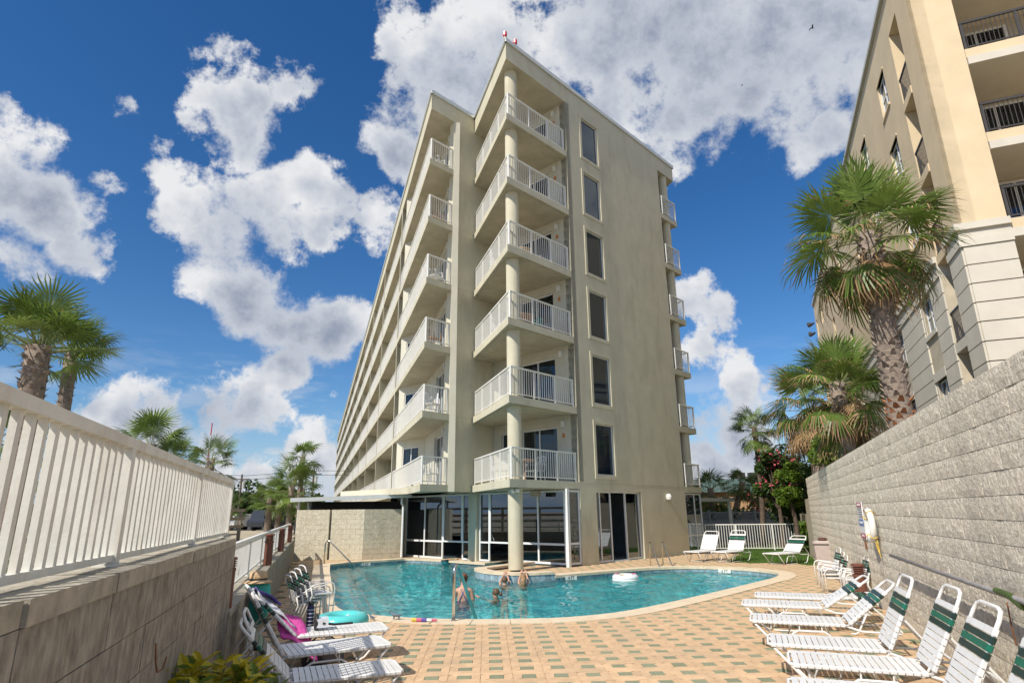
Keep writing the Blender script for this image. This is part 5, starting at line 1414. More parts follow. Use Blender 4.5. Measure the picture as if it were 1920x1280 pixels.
# ------------------------------------------------------------------ broad-leaved trees and shrubs
def tree(name, label, cat, base, c, rx, rz_, n, leafm, seed, trunk_r=.12, blobs=14, leaf=.12, flower=None, nf=0, group=None):
    r = random.Random(seed); base, c = V(base), V(c)
    t = thing(name, label, cat, tuple(base), group)
    limbs = []
    m = MB(); m.tube([base, base.lerp(c, .4) + V((.1, .05, 0)), base.lerp(c, .75)], [trunk_r, trunk_r * .8, trunk_r * .5], 8); m.build('trunk', 'bark', t)
    cl = []
    for k in range(blobs):
        while True:
            q = V((r.uniform(-1, 1), r.uniform(-1, 1), r.uniform(-1, 1)))
            if .25 < q.length < 1: break
        cl.append((c + V((q.x * rx * .8, q.y * rx * .8, q.z * rz_ * .8)), r.uniform(.24, .46) * rx))
    for p, s in cl[:7]:
        m = MB(); m.tube([base.lerp(c, .55), base.lerp(c, .6).lerp(p, .5) + Z * .1, p], [trunk_r * .5, trunk_r * .3, trunk_r * .12], 5); m.build('limb', 'bark', t)
    g2 = MB()
    for k in range(n):
        p, s = r.choice(cl)
        d = V((r.gauss(0, 1), r.gauss(0, 1), r.gauss(0, 1))).normalized() * s * r.uniform(.55, 1.12) ** .7
        o = p + V((d.x, d.y, d.z * .8)); L = leaf * r.uniform(.6, 1.3)
        a = V((r.gauss(0, 1), r.gauss(0, 1), r.gauss(0, .6))).normalized(); b = a.cross(V((r.gauss(0, 1), r.gauss(0, 1), r.gauss(0, 1)))).normalized() * .42
        mi = 1 if r.random() < .35 else 0
        g2.add([o - a * L, o - b * L, o + a * L, o + b * L], [(0, 1, 2, 3)], mi)
    stuff(g2.build('crown', leafm, t))
    if flower:
        fm_ = MB()
        for k in range(nf):
            p, s = r.choice(cl); d = V((r.gauss(0, 1), r.gauss(0, 1) - .5, r.gauss(.3, 1))).normalized() * s * r.uniform(.9, 1.25); o = p + d
            for q in range(7):
                w = V((r.gauss(0, 1), r.gauss(0, 1), r.gauss(0, 1))) * leaf * .7; a = V((r.gauss(0, 1), r.gauss(0, 1), r.gauss(0, 1))).normalized() * leaf * .5; b = a.orthogonal().normalized() * leaf * .5
                fm_.add([o + w - a, o + w - b, o + w + a, o + w + b], [(0, 1, 2, 3)])
        stuff(fm_.build('blossom', flower, t))
    return t
def xyz(h, d, z): x, y = pol(h, d); return (x, y, z)
tree('evergreen_tree', 'dark leafy tree between the block wall and the slim palm', 'tree', xyz(25.2, 34.0, 0), xyz(25.2, 34.0, 3.0), 2.7, 3.0, 15000, ('leaf_dark', 'leaf_mid'), 1)
tree('evergreen_tree', 'dark tree filling the gap below the dry-skirted palm', 'tree', xyz(27.3, 29, 0), xyz(27.3, 29, 3.0), 1.9, 2.0, 8000, ('leaf_dark', 'leaf_mid'), 2)
tree('cedar_tree', 'bright green feathery tree top showing over the block wall', 'tree', xyz(27.9, 24, 0), xyz(27.9, 24, 3.75), 1.15, 1.0, 6500, ('leaf_bright', 'leaf_mid'), 3, leaf=.085)
tree('cedar_tree', 'yellow-green feathery tree under the pink blossom', 'tree', xyz(24.0, 29.5, 0), xyz(24.0, 29.5, 2.7), .75, 1.25, 5000, ('leaf_bright', 'leaf_mid'), 4, leaf=.085)
tree('crape_myrtle', 'tree with pink blossom behind the slim palm', 'tree', xyz(22.9, 32, 0), xyz(22.9, 32, 3.3), 1.1, 1.6, 5000, ('leaf_dark', 'leaf_mid'), 5, flower='flower_pink', nf=70)
tree('flower_bush', 'low bush with pink flowers above the lattice fence', 'bush', xyz(20.6, 42, 0), xyz(20.6, 42, 1.0), 1.7, .9, 5000, ('leaf_dark', 'leaf_mid'), 6, flower='flower_pink', nf=45)
tree('green_bush', 'dark green bush left of the pink flowered one', 'bush', xyz(18.4, 42, 0), xyz(18.4, 42, 1.0), 1.4, .8, 3500, ('leaf_dark', 'leaf_mid'), 7)
tree('green_bush', 'small green shrub at the foot of the grey rendered wall', 'bush', xyz(24.6, 29.8, 0), xyz(24.6, 29.8, .7), .5, .7, 1600, ('leaf_mid', 'leaf_bright'), 8, trunk_r=.04)
for k, (h, d, rx, z) in enumerate([(-23.2, 92, 6, 3.2), (-22.3, 94, 5, 2.6), (-26.5, 100, 6, 2.6), (-28.5, 95, 6, 2.4), (-21.0, 98, 5, 2.6)]):
    tree('evergreen_tree', ['rounded dark tree beneath the utility pole', 'dark tree right of the utility pole', 'far dark tree behind the small palms', 'far dark tree at the railing end', 'far dark tree behind the palm clump'][k], 'tree', xyz(h, d, 0), xyz(h, d, z), rx, z * .8, 3500, ('leaf_dark', 'leaf_mid'), 20 + k, leaf=.4, trunk_r=.25, group='far trees on the left')
fw = MB(); r_ = random.Random(77)
for k in range(14000):
    h = r_.uniform(-60, 62); d = r_.uniform(120, 175); 
    if -17 < h < -2: d += 60
    x, y = pol(h, d); zt = (3.2 + 1.6 * math.sin(h * 1.7) + 1.2 * math.sin(h * 4.3 + 1)) * (d / 140); z = r_.uniform(0, zt); L = r_.uniform(.7, 1.5)
    a = V((r_.gauss(0, 1), r_.gauss(0, 1), r_.gauss(0, 1))).normalized() * L; b = a.orthogonal().normalized() * L * .6
    fw.add([V((x, y, z)) - a, V((x, y, z)) - b, V((x, y, z)) + a, V((x, y, z)) + b], [(0, 1, 2, 3)])
tag(stuff(fw.build('far_wood', 'leaf_dark')), 'low band of far dark trees along the horizon', 'wood')

# variegated croton bush by the left lounger
cr = thing('croton_bush', 'yellow and green variegated bush in the bottom left corner', 'bush', (-1.84, 3.92, 0))
lf_ = MB(); lf_.add([(0, 0, 0), (.04, -.022, .006), (.085, -.020, .004), (.13, 0, -.012), (.085, .020, .004), (.04, .022, .006), (.04, 0, -.004), (.085, 0, -.006)], [(0, 1, 6), (1, 2, 7, 6), (2, 3, 7), (0, 6, 5), (6, 7, 4, 5), (7, 3, 4)])
lme = [lf_.mesh('leaf', 'croton_yellow'), lf_.mesh('leaf', 'croton_green')]
r = random.Random(5); k = 0
stems = []
for i in range(64):
    bx_, by_ = r.uniform(-.20, .36), r.uniform(-.25, .30); top = V((bx_ * 1.05, by_ * 1.05, r.uniform(.60, .90) - .3 * (bx_ * bx_ + by_ * by_)))
    m = MB(); m.tube([V(cr.location) + V((bx_ * .3, by_ * .3, 0)), V(cr.location) + top], [.008, .004], 5); m.build('stem', 'petiole', cr)
    yel = r.random() < .75
    for q in range(10):
        a = q * 2.4 + r.uniform(-.3, .3); e = r.uniform(-.1, .9); hgt = top - Z * (q * .016)
        s = r.uniform(.75, 1.35); piece('leaf', lme[0 if (yel and r.random() < .8) or r.random() < .2 else 1], cr, None, mtx=frond_mtx(hgt, a, e, s, r.uniform(-.5, .5)))

# ------------------------------------------------------------------ strap loungers
def strap_mesh(name, matn, w=0.30, d=0.052):
    m = MB(); prof = [(-w + .004, -.022), (-w - .012, -.012), (-w - .012, .010), (-w + .006, .019), (w - .006, .019), (w + .012, .010), (w + .012, -.012), (w - .004, -.022)]
    ins = [(-w + .004, -.015), (-w - .004, -.008), (-w - .004, .006), (-w + .008, .012), (w - .008, .012), (w + .004, .006), (w + .004, -.008), (w - .004, -.015)]
    k = len(prof)
    vs = [(-d / 2, y, z) for y, z in prof] + [(d / 2, y, z) for y, z in prof] + [(-d / 2, y, z) for y, z in ins] + [(d / 2, y, z) for y, z in ins]
    fs = []
    for i in range(k - 1):
        fs += [(i, i + 1, k + i + 1, k + i), (2 * k + i + 1, 2 * k + i, 3 * k + i, 3 * k + i + 1), (i, 2 * k + i, 2 * k + i + 1, i + 1), (k + i, k + i + 1, 3 * k + i + 1, 3 * k + i)]
    fs += [(0, k, 3 * k, 2 * k), (k - 1, 3 * k - 1, 4 * k - 1, 2 * k - 1)]
    m.add(vs, [tuple(reversed(f)) for f in fs])
    return m.mesh(name, matn)
STRAP = {c: strap_mesh('strap', c) for c in ('strap_white', 'strap_green', 'strap_dark')}
def lounger(label, foot, heading, th, group='strap loungers on the deck', seat=1.15, back=.76, z=0.0, sc=1.0, green=True, plain_top=False):
    ang = math.atan2(math.cos(RAD(heading)), math.sin(RAD(heading)))
    t = thing('sun_lounger', label, 'sun lounger', (foot[0], foot[1], z), group, ang)
    t.scale = (sc, sc, sc)
    H0, W = .345, .285; c_, s_ = math.cos(RAD(th)), math.sin(RAD(th))
    bx = lambda q: (seat + q * c_, H0 + .01 + q * s_)
    # seat frame
    m = MB()
    m.tube([(seat, -W, H0), (.06, -W, H0), (.0, -W + .05, H0), (.0, W - .05, H0), (.06, W, H0), (seat, W, H0)], .0155, 8); m.build('seat_frame', 'frame_white', t, smooth=True, local=True)
    m = MB(); q = lambda d, y: (bx(d)[0], y, bx(d)[1])
    m.tube([q(0, -W), q(back - .08, -W), q(back - .02, -W + .03), q(back, -W + .10), q(back, W - .10), q(back - .02, W - .03), q(back - .08, W), q(0, W)], .0165, 8); m.build('back_frame', 'frame_white', t, smooth=True, local=True)
    # legs: front pair slanting under the seat and joined on the ground, rear pair, side arches
    m = MB(); m.tube([(.03, -W, H0), (.30, -W + .01, .05), (.36, -W + .03, .016), (.38, -W + .1, .016), (.38, W - .1, .016), (.36, W - .03, .016), (.30, W - .01, .05), (.03, W, H0)], .013, 7); m.build('front_leg', 'frame_white', t, smooth=True, local=True)
    for sy in (-1, 1):
        m = MB(); m.tube([(seat - .02, W * sy, H0 - .01), (seat + .14, W * sy, H0 - .06), (seat + .5, W * sy, H0 - .065), (seat + .56, W * sy, H0 - .07)], .013, 7); m.build('rear_rail', 'frame_white', t, smooth=True, local=True)
        m = MB(); m.tube([(seat + .52, W * sy, H0 - .07), (seat + .40, W * sy, .05), (seat + .36, (W - .02) * sy, .016), (seat + .30, (W - .03) * sy, .016)], .013, 7); m.build('rear_leg', 'frame_white', t, smooth=True, local=True)
        m = MB(); m.tube([(.42, W * sy, .06), (.50, W * sy, H0 - .12), (.56, W * sy, H0 - .085), (.86, W * sy, H0 - .085), (.92, W * sy, H0 - .12), (1.0, W * sy, .06)], .012, 7); m.build('side_arch', 'frame_white', t, smooth=True, local=True)
        for x in (.58, .84):
            m = MB(); m.tube([(x, W * sy, H0), (x, W * sy, H0 - .085)], .009, 6); m.build('stay', 'frame_white', t, local=True)
        m = MB(); m.tube([q(.36, W * sy * .96), (seat + .36 * c_ + .30, W * sy * .96, H0 - .05)], .010, 6); m.build('prop', 'frame_white', t, local=True)
    m = MB(); m.tube([(seat + .56, -W, H0 - .07), (seat + .56, W, H0 - .07)], .012, 7); m.build('rear_bar', 'frame_white', t, local=True)
    m = MB(); m.tube([(.42, -W, .016), (1.0, -W, .016)], .010, 6); m.build('skid', 'frame_white', t, local=True)
    # straps
    n1 = int((seat - .06) / .0605)
    for k in range(n1):
        piece('strap', STRAP['strap_white'], t, (.055 + k * .0605, 0, H0))
    n2 = int((back - .15) / .0605)
    for k in range(n2):
        d = .045 + k * .0605; r_ = n2 - 1 - k
        cm = 'strap_dark' if green and r_ in (1, 3) else ('strap_green' if green and r_ == 2 else 'strap_white')
        piece('strap', STRAP[cm], t, (bx(d)[0], 0, bx(d)[1]), (0, -RAD(th), 0))
    return t
lounger('second lounger from the camera along the right wall, upright back with green bands', (2.25, 5.55), 111, 63)
lounger('third lounger from the camera along the right wall, upright green-banded back', (2.69, 6.56), 111, 64)
lounger('fourth lounger along the right wall, upright back, nearest the reclined ones', (2.85, 7.46), 111, 65)
lounger('half reclined lounger in front of the brown bollard, nearer of two', (3.2, 8.9), 111, 40)
lounger('half reclined lounger in front of the stacked chairs, farther of two', (3.6, 10.3), 111, 33)
lounger('lounger lying almost flat beside the brown bollard, farthest on the right', (4.15, 11.2), 111, 4)
lounger('nearest lounger on the right, cut off by the corner of the picture', (1.95, 4.62), 111, 64)
lounger('nearest left lounger, reclined green-banded back beside the yellow bush', (-1.12, 6.40), 249, 47, sc=.86, z=.05)
lounger('lounger tucked against the left wall behind the nearest one, only its back showing', (-1.32, 6.52), 250, 64, sc=.86)
lounger('middle left lounger with an upright green-banded back by the wall', (-1.5, 7.62), 242, 60)
lounger('left lounger carrying the pink towel and bags', (-1.70, 8.60), 248, 44, sc=.97)
lounger('lounger at the very bottom left, only the top of its back showing', (-.13, 3.07), 249, 66)
lounger('white lounger without green bands beside the hotel wall', (6.2, 22.45), 48, 58, green=False, group='loungers by the lawn')
lounger('lounger with green bands between the plain white one and the lawn', (7.08, 22.2), 50, 62, group='loungers by the lawn')
lounger('low lounger standing alone at the edge of the lawn', (8.45, 21.1), 58, 42, group='loungers by the lawn')

# stacked armchairs
def armchair(label, loc, rz, group):
    t = thing('stacking_chair', label, 'chair', loc, group, rz); t.scale = (.8, .8, .8)
    W = .27
    for sy in (-1, 1):
        m = MB(); m.tube([(.02, W * sy, 0), (.0, W * sy, .52), (.03, W * sy, .60), (.10, W * sy, .64), (.42, W * sy, .60), (.50, W * sy, .56)], .013, 7); m.build('arm_loop', 'frame_white', t, smooth=True, local=True)
        m = MB(); m.tube([(.62, W * sy * .95, 0), (.46, W * sy * .97, .40), (.50, W * sy * .97, .56)], .013, 7); m.build('rear_leg', 'frame_white', t, smooth=True, local=True)
    m = MB(); m.tube([(.44, -W * .9, .40), (.06, -W * .9, .42), (.04, -W * .8, .42), (.04, W * .8, .42), (.06, W * .9, .42), (.44, W * .9, .40)], .012, 7); m.build('seat_frame', 'frame_white', t, smooth=True, local=True)
    m = MB(); m.tube([(.44, -W * .88, .40), (.62, -W * .86, .90), (.64, -W * .70, .965), (.645, 0, .98), (.64, W * .70, .965), (.62, W * .86, .90), (.44, W * .88, .40)], .013, 7); m.build('back_frame', 'frame_white', t, smooth=True, local=True)
    for k in range(6): piece('strap', STRAP['strap_white'], t, (.08 + k * .062, 0, .415), None, (1, .82, 1))
    for k in range(7):
        d = k / 7; cm = 'strap_dark' if k in (4, 6) else ('strap_green' if k == 5 else 'strap_white')
        if k < 7: piece('strap', STRAP[cm], t, (.455 + .155 * d, 0, .46 + .43 * d), (0, -RAD(70), 0), (1, .80, 1))
    return t
rzW = math.atan2(-.358, .934)
words = ['bottom', 'second', 'third', 'top']
for k in range(3):
    armchair('%s armchair of the farther stack by the right wall' % ['bottom', 'middle', 'top'][k], (6.70 - .05 * k, 14.0 + .02 * k, .075 * k), rzW + .1, 'armchairs stacked by the right wall')
for k in range(2):
    armchair('%s armchair of the nearer stack behind the brown bollard' % ['lower', 'upper'][k], (6.62 - .05 * k, 12.95, .075 * k), rzW + .05, 'armchairs stacked by the right wall')
for k in range(4):
    armchair('%s armchair of the stack by the left wall' % words[k], (-3.35 + .07 * k, 11.0 + .01 * k, .05 * k), math.atan2(-.35, -.93) + .25, 'armchairs stacked by the left wall')

# ------------------------------------------------------------------ pool rails and ladder
def steel(name, label, cat, paths, r=.022, loc=(0, 0, 0), group=None):
    t = thing(name, label, cat, loc, group)
    for nm, pts in paths:
        m = MB(); m.tube(pts, r, 10); m.build(nm, 'chrome', t, smooth=True)
    return t
def arch(a, h, b, n=6):
    """post up from a to height h, round the top and run straight down to b"""
    a, b = V(a), V(b); top = a + Z * h; d = V((b.x - a.x, b.y - a.y, 0)).normalized(); R_ = .12
    pts = [a, a + Z * (h - R_)]
    sl = math.atan2(h - b.z, (V((b.x - a.x, b.y - a.y, 0)).length - R_))
    for k in range(1, n + 1):
        t_ = (math.pi / 2 + sl * .85) * k / n; pts.append(a + Z * (h - R_) + d * R_ * (1 - math.cos(t_)) + Z * R_ * math.sin(t_))
    pts.append(b); return pts
def flange(t, p):
    m = MB(); m.lathe([(.05, .016), (.05, .024), (.03, .034)], p, 12); m.build('flange', 'chrome', t)
pr = steel('pool_handrail', 'steel handrail rising from the near pool edge', 'handrail', [('rail', arch((-1.03, 11.0, 0), .88, (-.66, 12.25, -.35)))], .029, (-1.03, 11.0, 0), 'pool handrails'); flange(pr, (-1.03, 11.0, 0))
pr = steel('pool_handrail', 'steel handrail at the far left corner of the pool', 'handrail', [('rail', arch((-7.0, 23.55, 0), .80, (-5.5, 23.1, -.3)))], .024, (-7.0, 23.55, 0), 'pool handrails'); flange(pr, (-7.0, 23.55, 0))
lad = thing('pool_ladder', 'pair of steel ladder grab rails at the back edge of the pool', 'ladder', (4.8, 21.5, 0))
for p in (V((4.58, 21.55, 0)), V((5.05, 21.75, 0))):
    m = MB(); dd_ = V((.15, -.99, 0)).normalized(); pts = [p, p + Z * .62]
    for k in range(1, 7):
        t_ = math.pi * .8 * k / 6; pts.append(p + Z * .62 + dd_ * .11 * (1 - math.cos(t_)) + Z * .11 * math.sin(t_))
    e = p + dd_ * .95; pts += [p + dd_ * .55 + Z * .25, p + dd_ * .80 + Z * .0, V((e.x, e.y, -.2)), V((e.x, e.y, -.9))]
    m.tube(pts, .021, 10); m.build('grab_rail', 'chrome', lad, smooth=True)
for z in (-.35, -.65):
    m = MB(); a = V((4.58, 21.55, z)) + V((.15, -.99, 0)) * .95; b = V((5.05, 21.75, z)) + V((.15, -.99, 0)) * .95; m.beam(a, b, .08, .03); m.build('tread', 'chrome', lad)

# ------------------------------------------------------------------ things lying about
def torus(c, R, r, nx=V((1, 0, 0)), ny=V((0, 1, 0)), n=32, k=12, squash=1.0):
    m = MB(); c = V(c); nz = nx.cross(ny); vs = []
    for i in range(n):
        a = 2 * math.pi * i / n; d = nx * math.cos(a) + ny * math.sin(a)
        for j in range(k):
            b = 2 * math.pi * j / k; vs.append(c + d * (R + r * math.cos(b)) + nz * r * squash * math.sin(b))
    m.add(vs, [(i * k + j, ((i + 1) % n) * k + j, ((i + 1) % n) * k + (j + 1) % k, i * k + (j + 1) % k) for i in range(n) for j in range(k)])
    return m
t = thing('swim_ring', 'teal inflatable swim ring lying on the deck behind the left lounger', 'swim ring', (-2.75, 10.45, 0)); 
torus((-2.75, 10.45, .115), .30, .115).build('tube', 'teal_float', t, smooth=True)
m = MB(); m.lathe([(.02, .225), (.02, .245)], (-2.6, 10.2, 0), 8); m.build('valve', 'sign_white', t)
t = thing('pool_float', 'clear white inflatable float drifting near the ladder', 'float', (3.2, 18.6, WATER_Z))
torus((3.15, 18.3, WATER_Z + .07), .27, .105, squash=.9).build('tube', 'plastic_clear', t, smooth=True)
torus((3.15, 18.3, WATER_Z + .015), .28, .10, squash=.5).build('lower_band', 'ring_white', t, smooth=True)
for a in (.3, 2.5, 4.2): m = MB(); m.box(V((3.15 + .27 * math.cos(a), 18.3 + .27 * math.sin(a), WATER_Z + .168)), (.06, 0, 0), (0, .05, 0), (0, 0, .006)); m.build('sticker', 'toy_pink' if a < 3 else 'rope_yellow', t)
# beach things piled on the left lounger
def cloth(name, label, cat, ctrl, matn, thick=.012, seed=0, amp=.02, nu=10, nv=12, group=None):
    """draped sheet through a bilinear patch of four corners + sag folds"""
    r = random.Random(seed); a, b, c_, d = [V(p) for p in ctrl]; t = thing(name, label, cat, tuple(a), group)
    ph = [r.uniform(0, 6.28) for _ in range(6)]
    def P(u, v, off):
        p = a.lerp(b, u).lerp(d.lerp(c_, u), v)
        w = amp * (math.sin(u * 9 + ph[0] + v * 3) + .6 * math.sin(v * 11 + ph[1] + u * 4) + .5 * math.sin((u + v) * 15 + ph[2])) + amp * 1.2 * math.sin(u * 3.1 + ph[3])
        e = .03 * math.sin(v * 7 + ph[4]) * (1 if u in (0, 1) else 0) 
        return p + Z * (w + off) + (b - a) * e
    m = MB(); vs = []
    for off in (0, -thick):
        for i in range(nu + 1):
            for j in range(nv + 1): vs.append(P(i / nu, j / nv, off))
    N1 = (nu + 1) * (nv + 1); id_ = lambda l, i, j: l * N1 + i * (nv + 1) + j
    fs = []
    for i in range(nu):
        for j in range(nv):
            fs += [(id_(0, i, j), id_(0, i + 1, j), id_(0, i + 1, j + 1), id_(0, i, j + 1)), (id_(1, i, j), id_(1, i, j + 1), id_(1, i + 1, j + 1), id_(1, i + 1, j))]
    for i in range(nu): fs += [(id_(0, i, 0), id_(1, i, 0), id_(1, i + 1, 0), id_(0, i + 1, 0)), (id_(0, i, nv), id_(0, i + 1, nv), id_(1, i + 1, nv), id_(1, i, nv))]
    for j in range(nv): fs += [(id_(0, 0, j), id_(0, 0, j + 1), id_(1, 0, j + 1), id_(1, 0, j)), (id_(0, nu, j), id_(1, nu, j), id_(1, nu, j + 1), id_(0, nu, j + 1))]
    m.add(vs, fs); m.build('cloth_sheet', matn, t, smooth=True)
    return t
ld3 = hd(248); lw3 = hd(158)       # along the laden lounger, and towards the camera across it
f3 = V((-1.70, 8.60, 0))
def L3(x, y, z): return f3 + ld3 * x + lw3 * y + Z * z
cloth('beach_towel', 'crumpled bright pink towel hanging off the laden left lounger', 'towel', [L3(1.02, .02, .44), L3(1.36, .06, .62), L3(1.30, .34, .40), L3(.86, .38, .08)], 'towel_pink', seed=2, amp=.022, thick=.02)
cloth('beach_towel', 'white towel lying on the back of the laden left lounger', 'towel', [L3(1.12, -.16, .46), L3(1.58, -.14, .82), L3(1.60, .18, .84), L3(1.14, .16, .48)], 'towel_white', seed=3, amp=.025, thick=.02)
cloth('beach_towel', 'purple and yellow dotted towel bunched above the white towel', 'towel', [L3(1.34, -.24, .66), L3(1.66, -.22, .88), L3(1.62, .02, .90), L3(1.30, .0, .68)], 'towel_purple', seed=4, amp=.012, thick=.02)
t = thing('beach_bag', 'teal beach bag standing behind the laden left lounger', 'bag', tuple(L3(1.62, -.48, .5)))
m = MB(); c_ = L3(1.60, -.45, 0); prof = [(.08, .40), (.15, .44), (.17, .62), (.16, .86), (.13, .90)]
vs = []; 
for rr, z in prof:
    for k in range(16):
        a = 6.283 * k / 16; q = 1 + .06 * math.sin(3 * a + z * 20); vs.append(c_ + lw3 * rr * q * .65 * math.cos(a) + ld3 * rr * q * math.sin(a) + Z * z)
m.add(vs, [(i * 16 + k, i * 16 + (k + 1) % 16, (i + 1) * 16 + (k + 1) % 16, (i + 1) * 16 + k) for i in range(4) for k in range(16)] + [tuple(range(64, 80))]); m.build('sack', 'teal_bag', t, smooth=True)
for s_ in (-1, 1): m = MB(); m.tube([c_ + ld3 * .10 * s_ + Z * .88, c_ + ld3 * .07 * s_ + Z * 1.0, c_ - ld3 * .0 * s_ + Z * 1.03], .010, 6); m.build('strap', 'teal_bag', t)
t = thing('straw_hat', 'straw sun hat on top of the teal beach bag', 'hat', tuple(c_ + Z * .93))
hc = c_ + Z * .925 + lw3 * .04
m = MB(); m.lathe([(.175, -.02), (.18, -.012), (.12, .015)], hc, 24); m.build('brim', 'straw', t, smooth=True)
m = MB(); m.lathe([(.115, .012), (.112, .06), (.10, .11), (.06, .125), (.02, .118)], hc, 24); m.build('crown', 'straw', t, smooth=True)
m = MB(); m.lathe([(.118, .014), (.117, .036)], hc, 24); m.build('band', 'black_paint', t)
t = thing('swim_goggles', 'black and clear snorkel mask lying on the laden left lounger', 'mask', tuple(L3(.78, .02, .38)))
gc = L3(.80, .0, .44)
m = MB(); m.box(gc, ld3 * .07, lw3 * .10, Z * .05); m.build('lens', 'plastic_clear', t)
torus(gc - ld3 * -.07, .085, .022, lw3, Z, 20, 8).build('skirt', 'bag_black', t, smooth=True)
m = MB(); m.tube([gc + lw3 * .1, gc - ld3 * .15 + lw3 * .05 - Z * .03, gc - ld3 * .38 - Z * .035], .014, 7); m.build('snorkel', 'bag_black', t)
t = thing('water_bottle', 'dark navy patterned water bottle standing on the deck', 'bottle', (-3.30, 10.55, 0))
m = MB(); m.lathe([(.055, 0), (.06, .02), (.06, .30), (.045, .335), (.04, .34)], (-3.30, 10.55, 0), 16); m.build('body', 'bottle_navy', t, smooth=True)
m = MB(); m.lathe([(.045, .341), (.045, .385), (.03, .40)], (-3.30, 10.55, 0), 14); m.build('cap', 'black_paint', t)
for k in range(5):
    m = MB(); m.lathe([(.0615, .05 + k * .055), (.0615, .06 + k * .055)], (-3.30, 10.55, 0), 16); m.build('pattern_ring', 'plastic_clear', t)
t = thing('beach_bag', 'dark bag in the shade under the laden left lounger', 'bag', tuple(L3(.75, .1, 0)))
m = MB(); m.box(L3(.78, .12, .12), ld3 * .24, lw3 * .14, Z * .115); m.build('sack', 'bag_black', t)
m = MB(); m.tube([L3(.62, .12, .235), L3(.70, .12, .29), L3(.86, .12, .29), L3(.94, .12, .235)], .010, 6); m.build('handle', 'bag_black', t)
# toys on the coping
def toy_animal(label, c, ang, s, matn):
    """small plastic animal: body, neck, head, tail and four legs"""
    t = thing('toy_animal', label, 'toy', tuple(c), 'toys on the pool edge'); c = V(c); d = V((math.cos(ang), math.sin(ang), 0)); w = V((-d.y, d.x, 0))
    m = MB(); m.tube([c - d * .16 * s + Z * .12 * s, c - d * .08 * s + Z * .10 * s, c + Z * .10 * s, c + d * .08 * s + Z * .11 * s, c + d * .14 * s + Z * .16 * s, c + d * .20 * s + Z * .17 * s], [.008 * s, .025 * s, .042 * s, .035 * s, .022 * s, .014 * s], 8); m.build('body', matn, t, smooth=True)
    for i in (-1, 1):
        for j in (-1, 1): m = MB(); m.tube([c + d * .06 * s * i + w * .02 * s * j + Z * .09 * s, c + d * .07 * s * i + w * .03 * s * j + Z * .002], [.012 * s, .008 * s], 6); m.build('leg', matn, t)
    m = MB(); m.add([c - d * .16 * s + Z * .11 * s, c - d * .26 * s + w * .05 * s + Z * .17 * s, c - d * .22 * s + Z * .14 * s, c - d * .26 * s - w * .05 * s + Z * .17 * s], [(0, 1, 2), (0, 2, 3)]); m.build('tail', matn, t)
toy_animal('dark grey toy shark on the near pool edge', (-2.02, 11.16, .015), 2.9, .7, 'toy_grey')
toy_animal('smaller dark toy animal left of the toy shark', (-2.42, 11.12, .012), 2.4, .5, 'toy_grey')
t = thing('toy_tube', 'pink and white toy squirter lying on the near pool edge', 'toy', (-1.5, 10.9, .02))
for k in range(5):
    m = MB(); a = V((-1.72 + k * .085, 10.93 - .012 * k, .045)); m.tube([a, a + V((.083, -.012, 0))], [.03, .03] if k < 3 else [.022, .018], 10); m.build('segment', ('rope_yellow', 'toy_pink', 'towel_purple', 'sign_white', 'toy_pink')[k], t)

# ------------------------------------------------------------------ balcony furniture glimpsed between the balusters
def patio_chair(p, rz, label, matn='frame_white'):
    t = thing('patio_chair', label, 'chair', tuple(p), 'balcony chairs', rz)
    MB().abox(-.25, .25, -.25, .25, .40, .43).build('seat', matn, t, local=True)
    for x in (-.23, .23):
        for y in (-.23, .23): m = MB(); m.tube([(x * 1.1, y * 1.1, 0), (x, y, .4)], .018, 6); m.build('leg', matn, t, local=True)
        m = MB(); m.tube([(x, .25, .43), (x, .30, .66), (x, -.22, .64), (x, -.24, .43)], .018, 6); m.build('arm', matn, t, local=True)
    for k in range(5): m = MB(); x = -.2 + k * .1; m.tube([(x, .25, .43), (x * 1.05, .36, .92)], .016, 6); m.build('back_slat', matn, t, local=True)
    m = MB(); m.tube([(-.23, .36, .90), (0, .37, .95), (.23, .36, .90)], .022, 6); m.build('back_rail', matn, t, local=True)
def patio_table(p, label, matn='table_wood', r=.42):
    t = thing('patio_table', label, 'table', tuple(p), 'balcony tables')
    m = MB(); m.lathe([(r, .70), (r + .01, .72), (r, .74)], p, 24); m.build('top', matn, t)
    m = MB(); m.lathe([(.035, .05), (.03, .70)], p, 8); m.build('stem', matn, t)
    m = MB(); m.lathe([(.25, .0), (.22, .03), (.04, .05)], p, 12); m.build('foot', matn, t)
flo = ['first', 'second', 'third', 'fourth', 'fifth', 'sixth']
for i in (0, 2, 3):
    p = C0 + dB * 2.0 - nB * 1.2 + Z * FL[i]; patio_table(p, 'round table on the corner balcony, %s tier up' % flo[i], 'table_wood' if i < 3 else 'straw')
    patio_chair(p + dB * .75 - nB * .2, RAD(-45), 'chair right of the table on the corner balcony, %s tier up' % flo[i], 'teal_bag' if i == 2 else 'frame_white')
    patio_chair(p - nB * .9 - dB * .3, RAD(100), 'chair left of the table on the corner balcony, %s tier up' % flo[i])
for i in range(6):
    p = Q + dB * .55 + dA * .75 + Z * FL[i]; patio_chair(p, RAD(60), 'chair at the near end of the long balcony, %s tier up' % flo[i], 'table_wood' if i in (2, 4) else 'frame_white')
cloth('hanging_towel', 'pale towel hung over a chair on the second tier left balcony', 'towel', [Q + dB * .9 + dA * .6 + Z * (FL[1] + .9), Q + dB * .9 + dA * 1.0 + Z * (FL[1] + .9), Q + dB * .8 + dA * 1.05 + Z * (FL[1] + .2), Q + dB * .8 + dA * .55 + Z * (FL[1] + .2)], 'towel_white', seed=8)

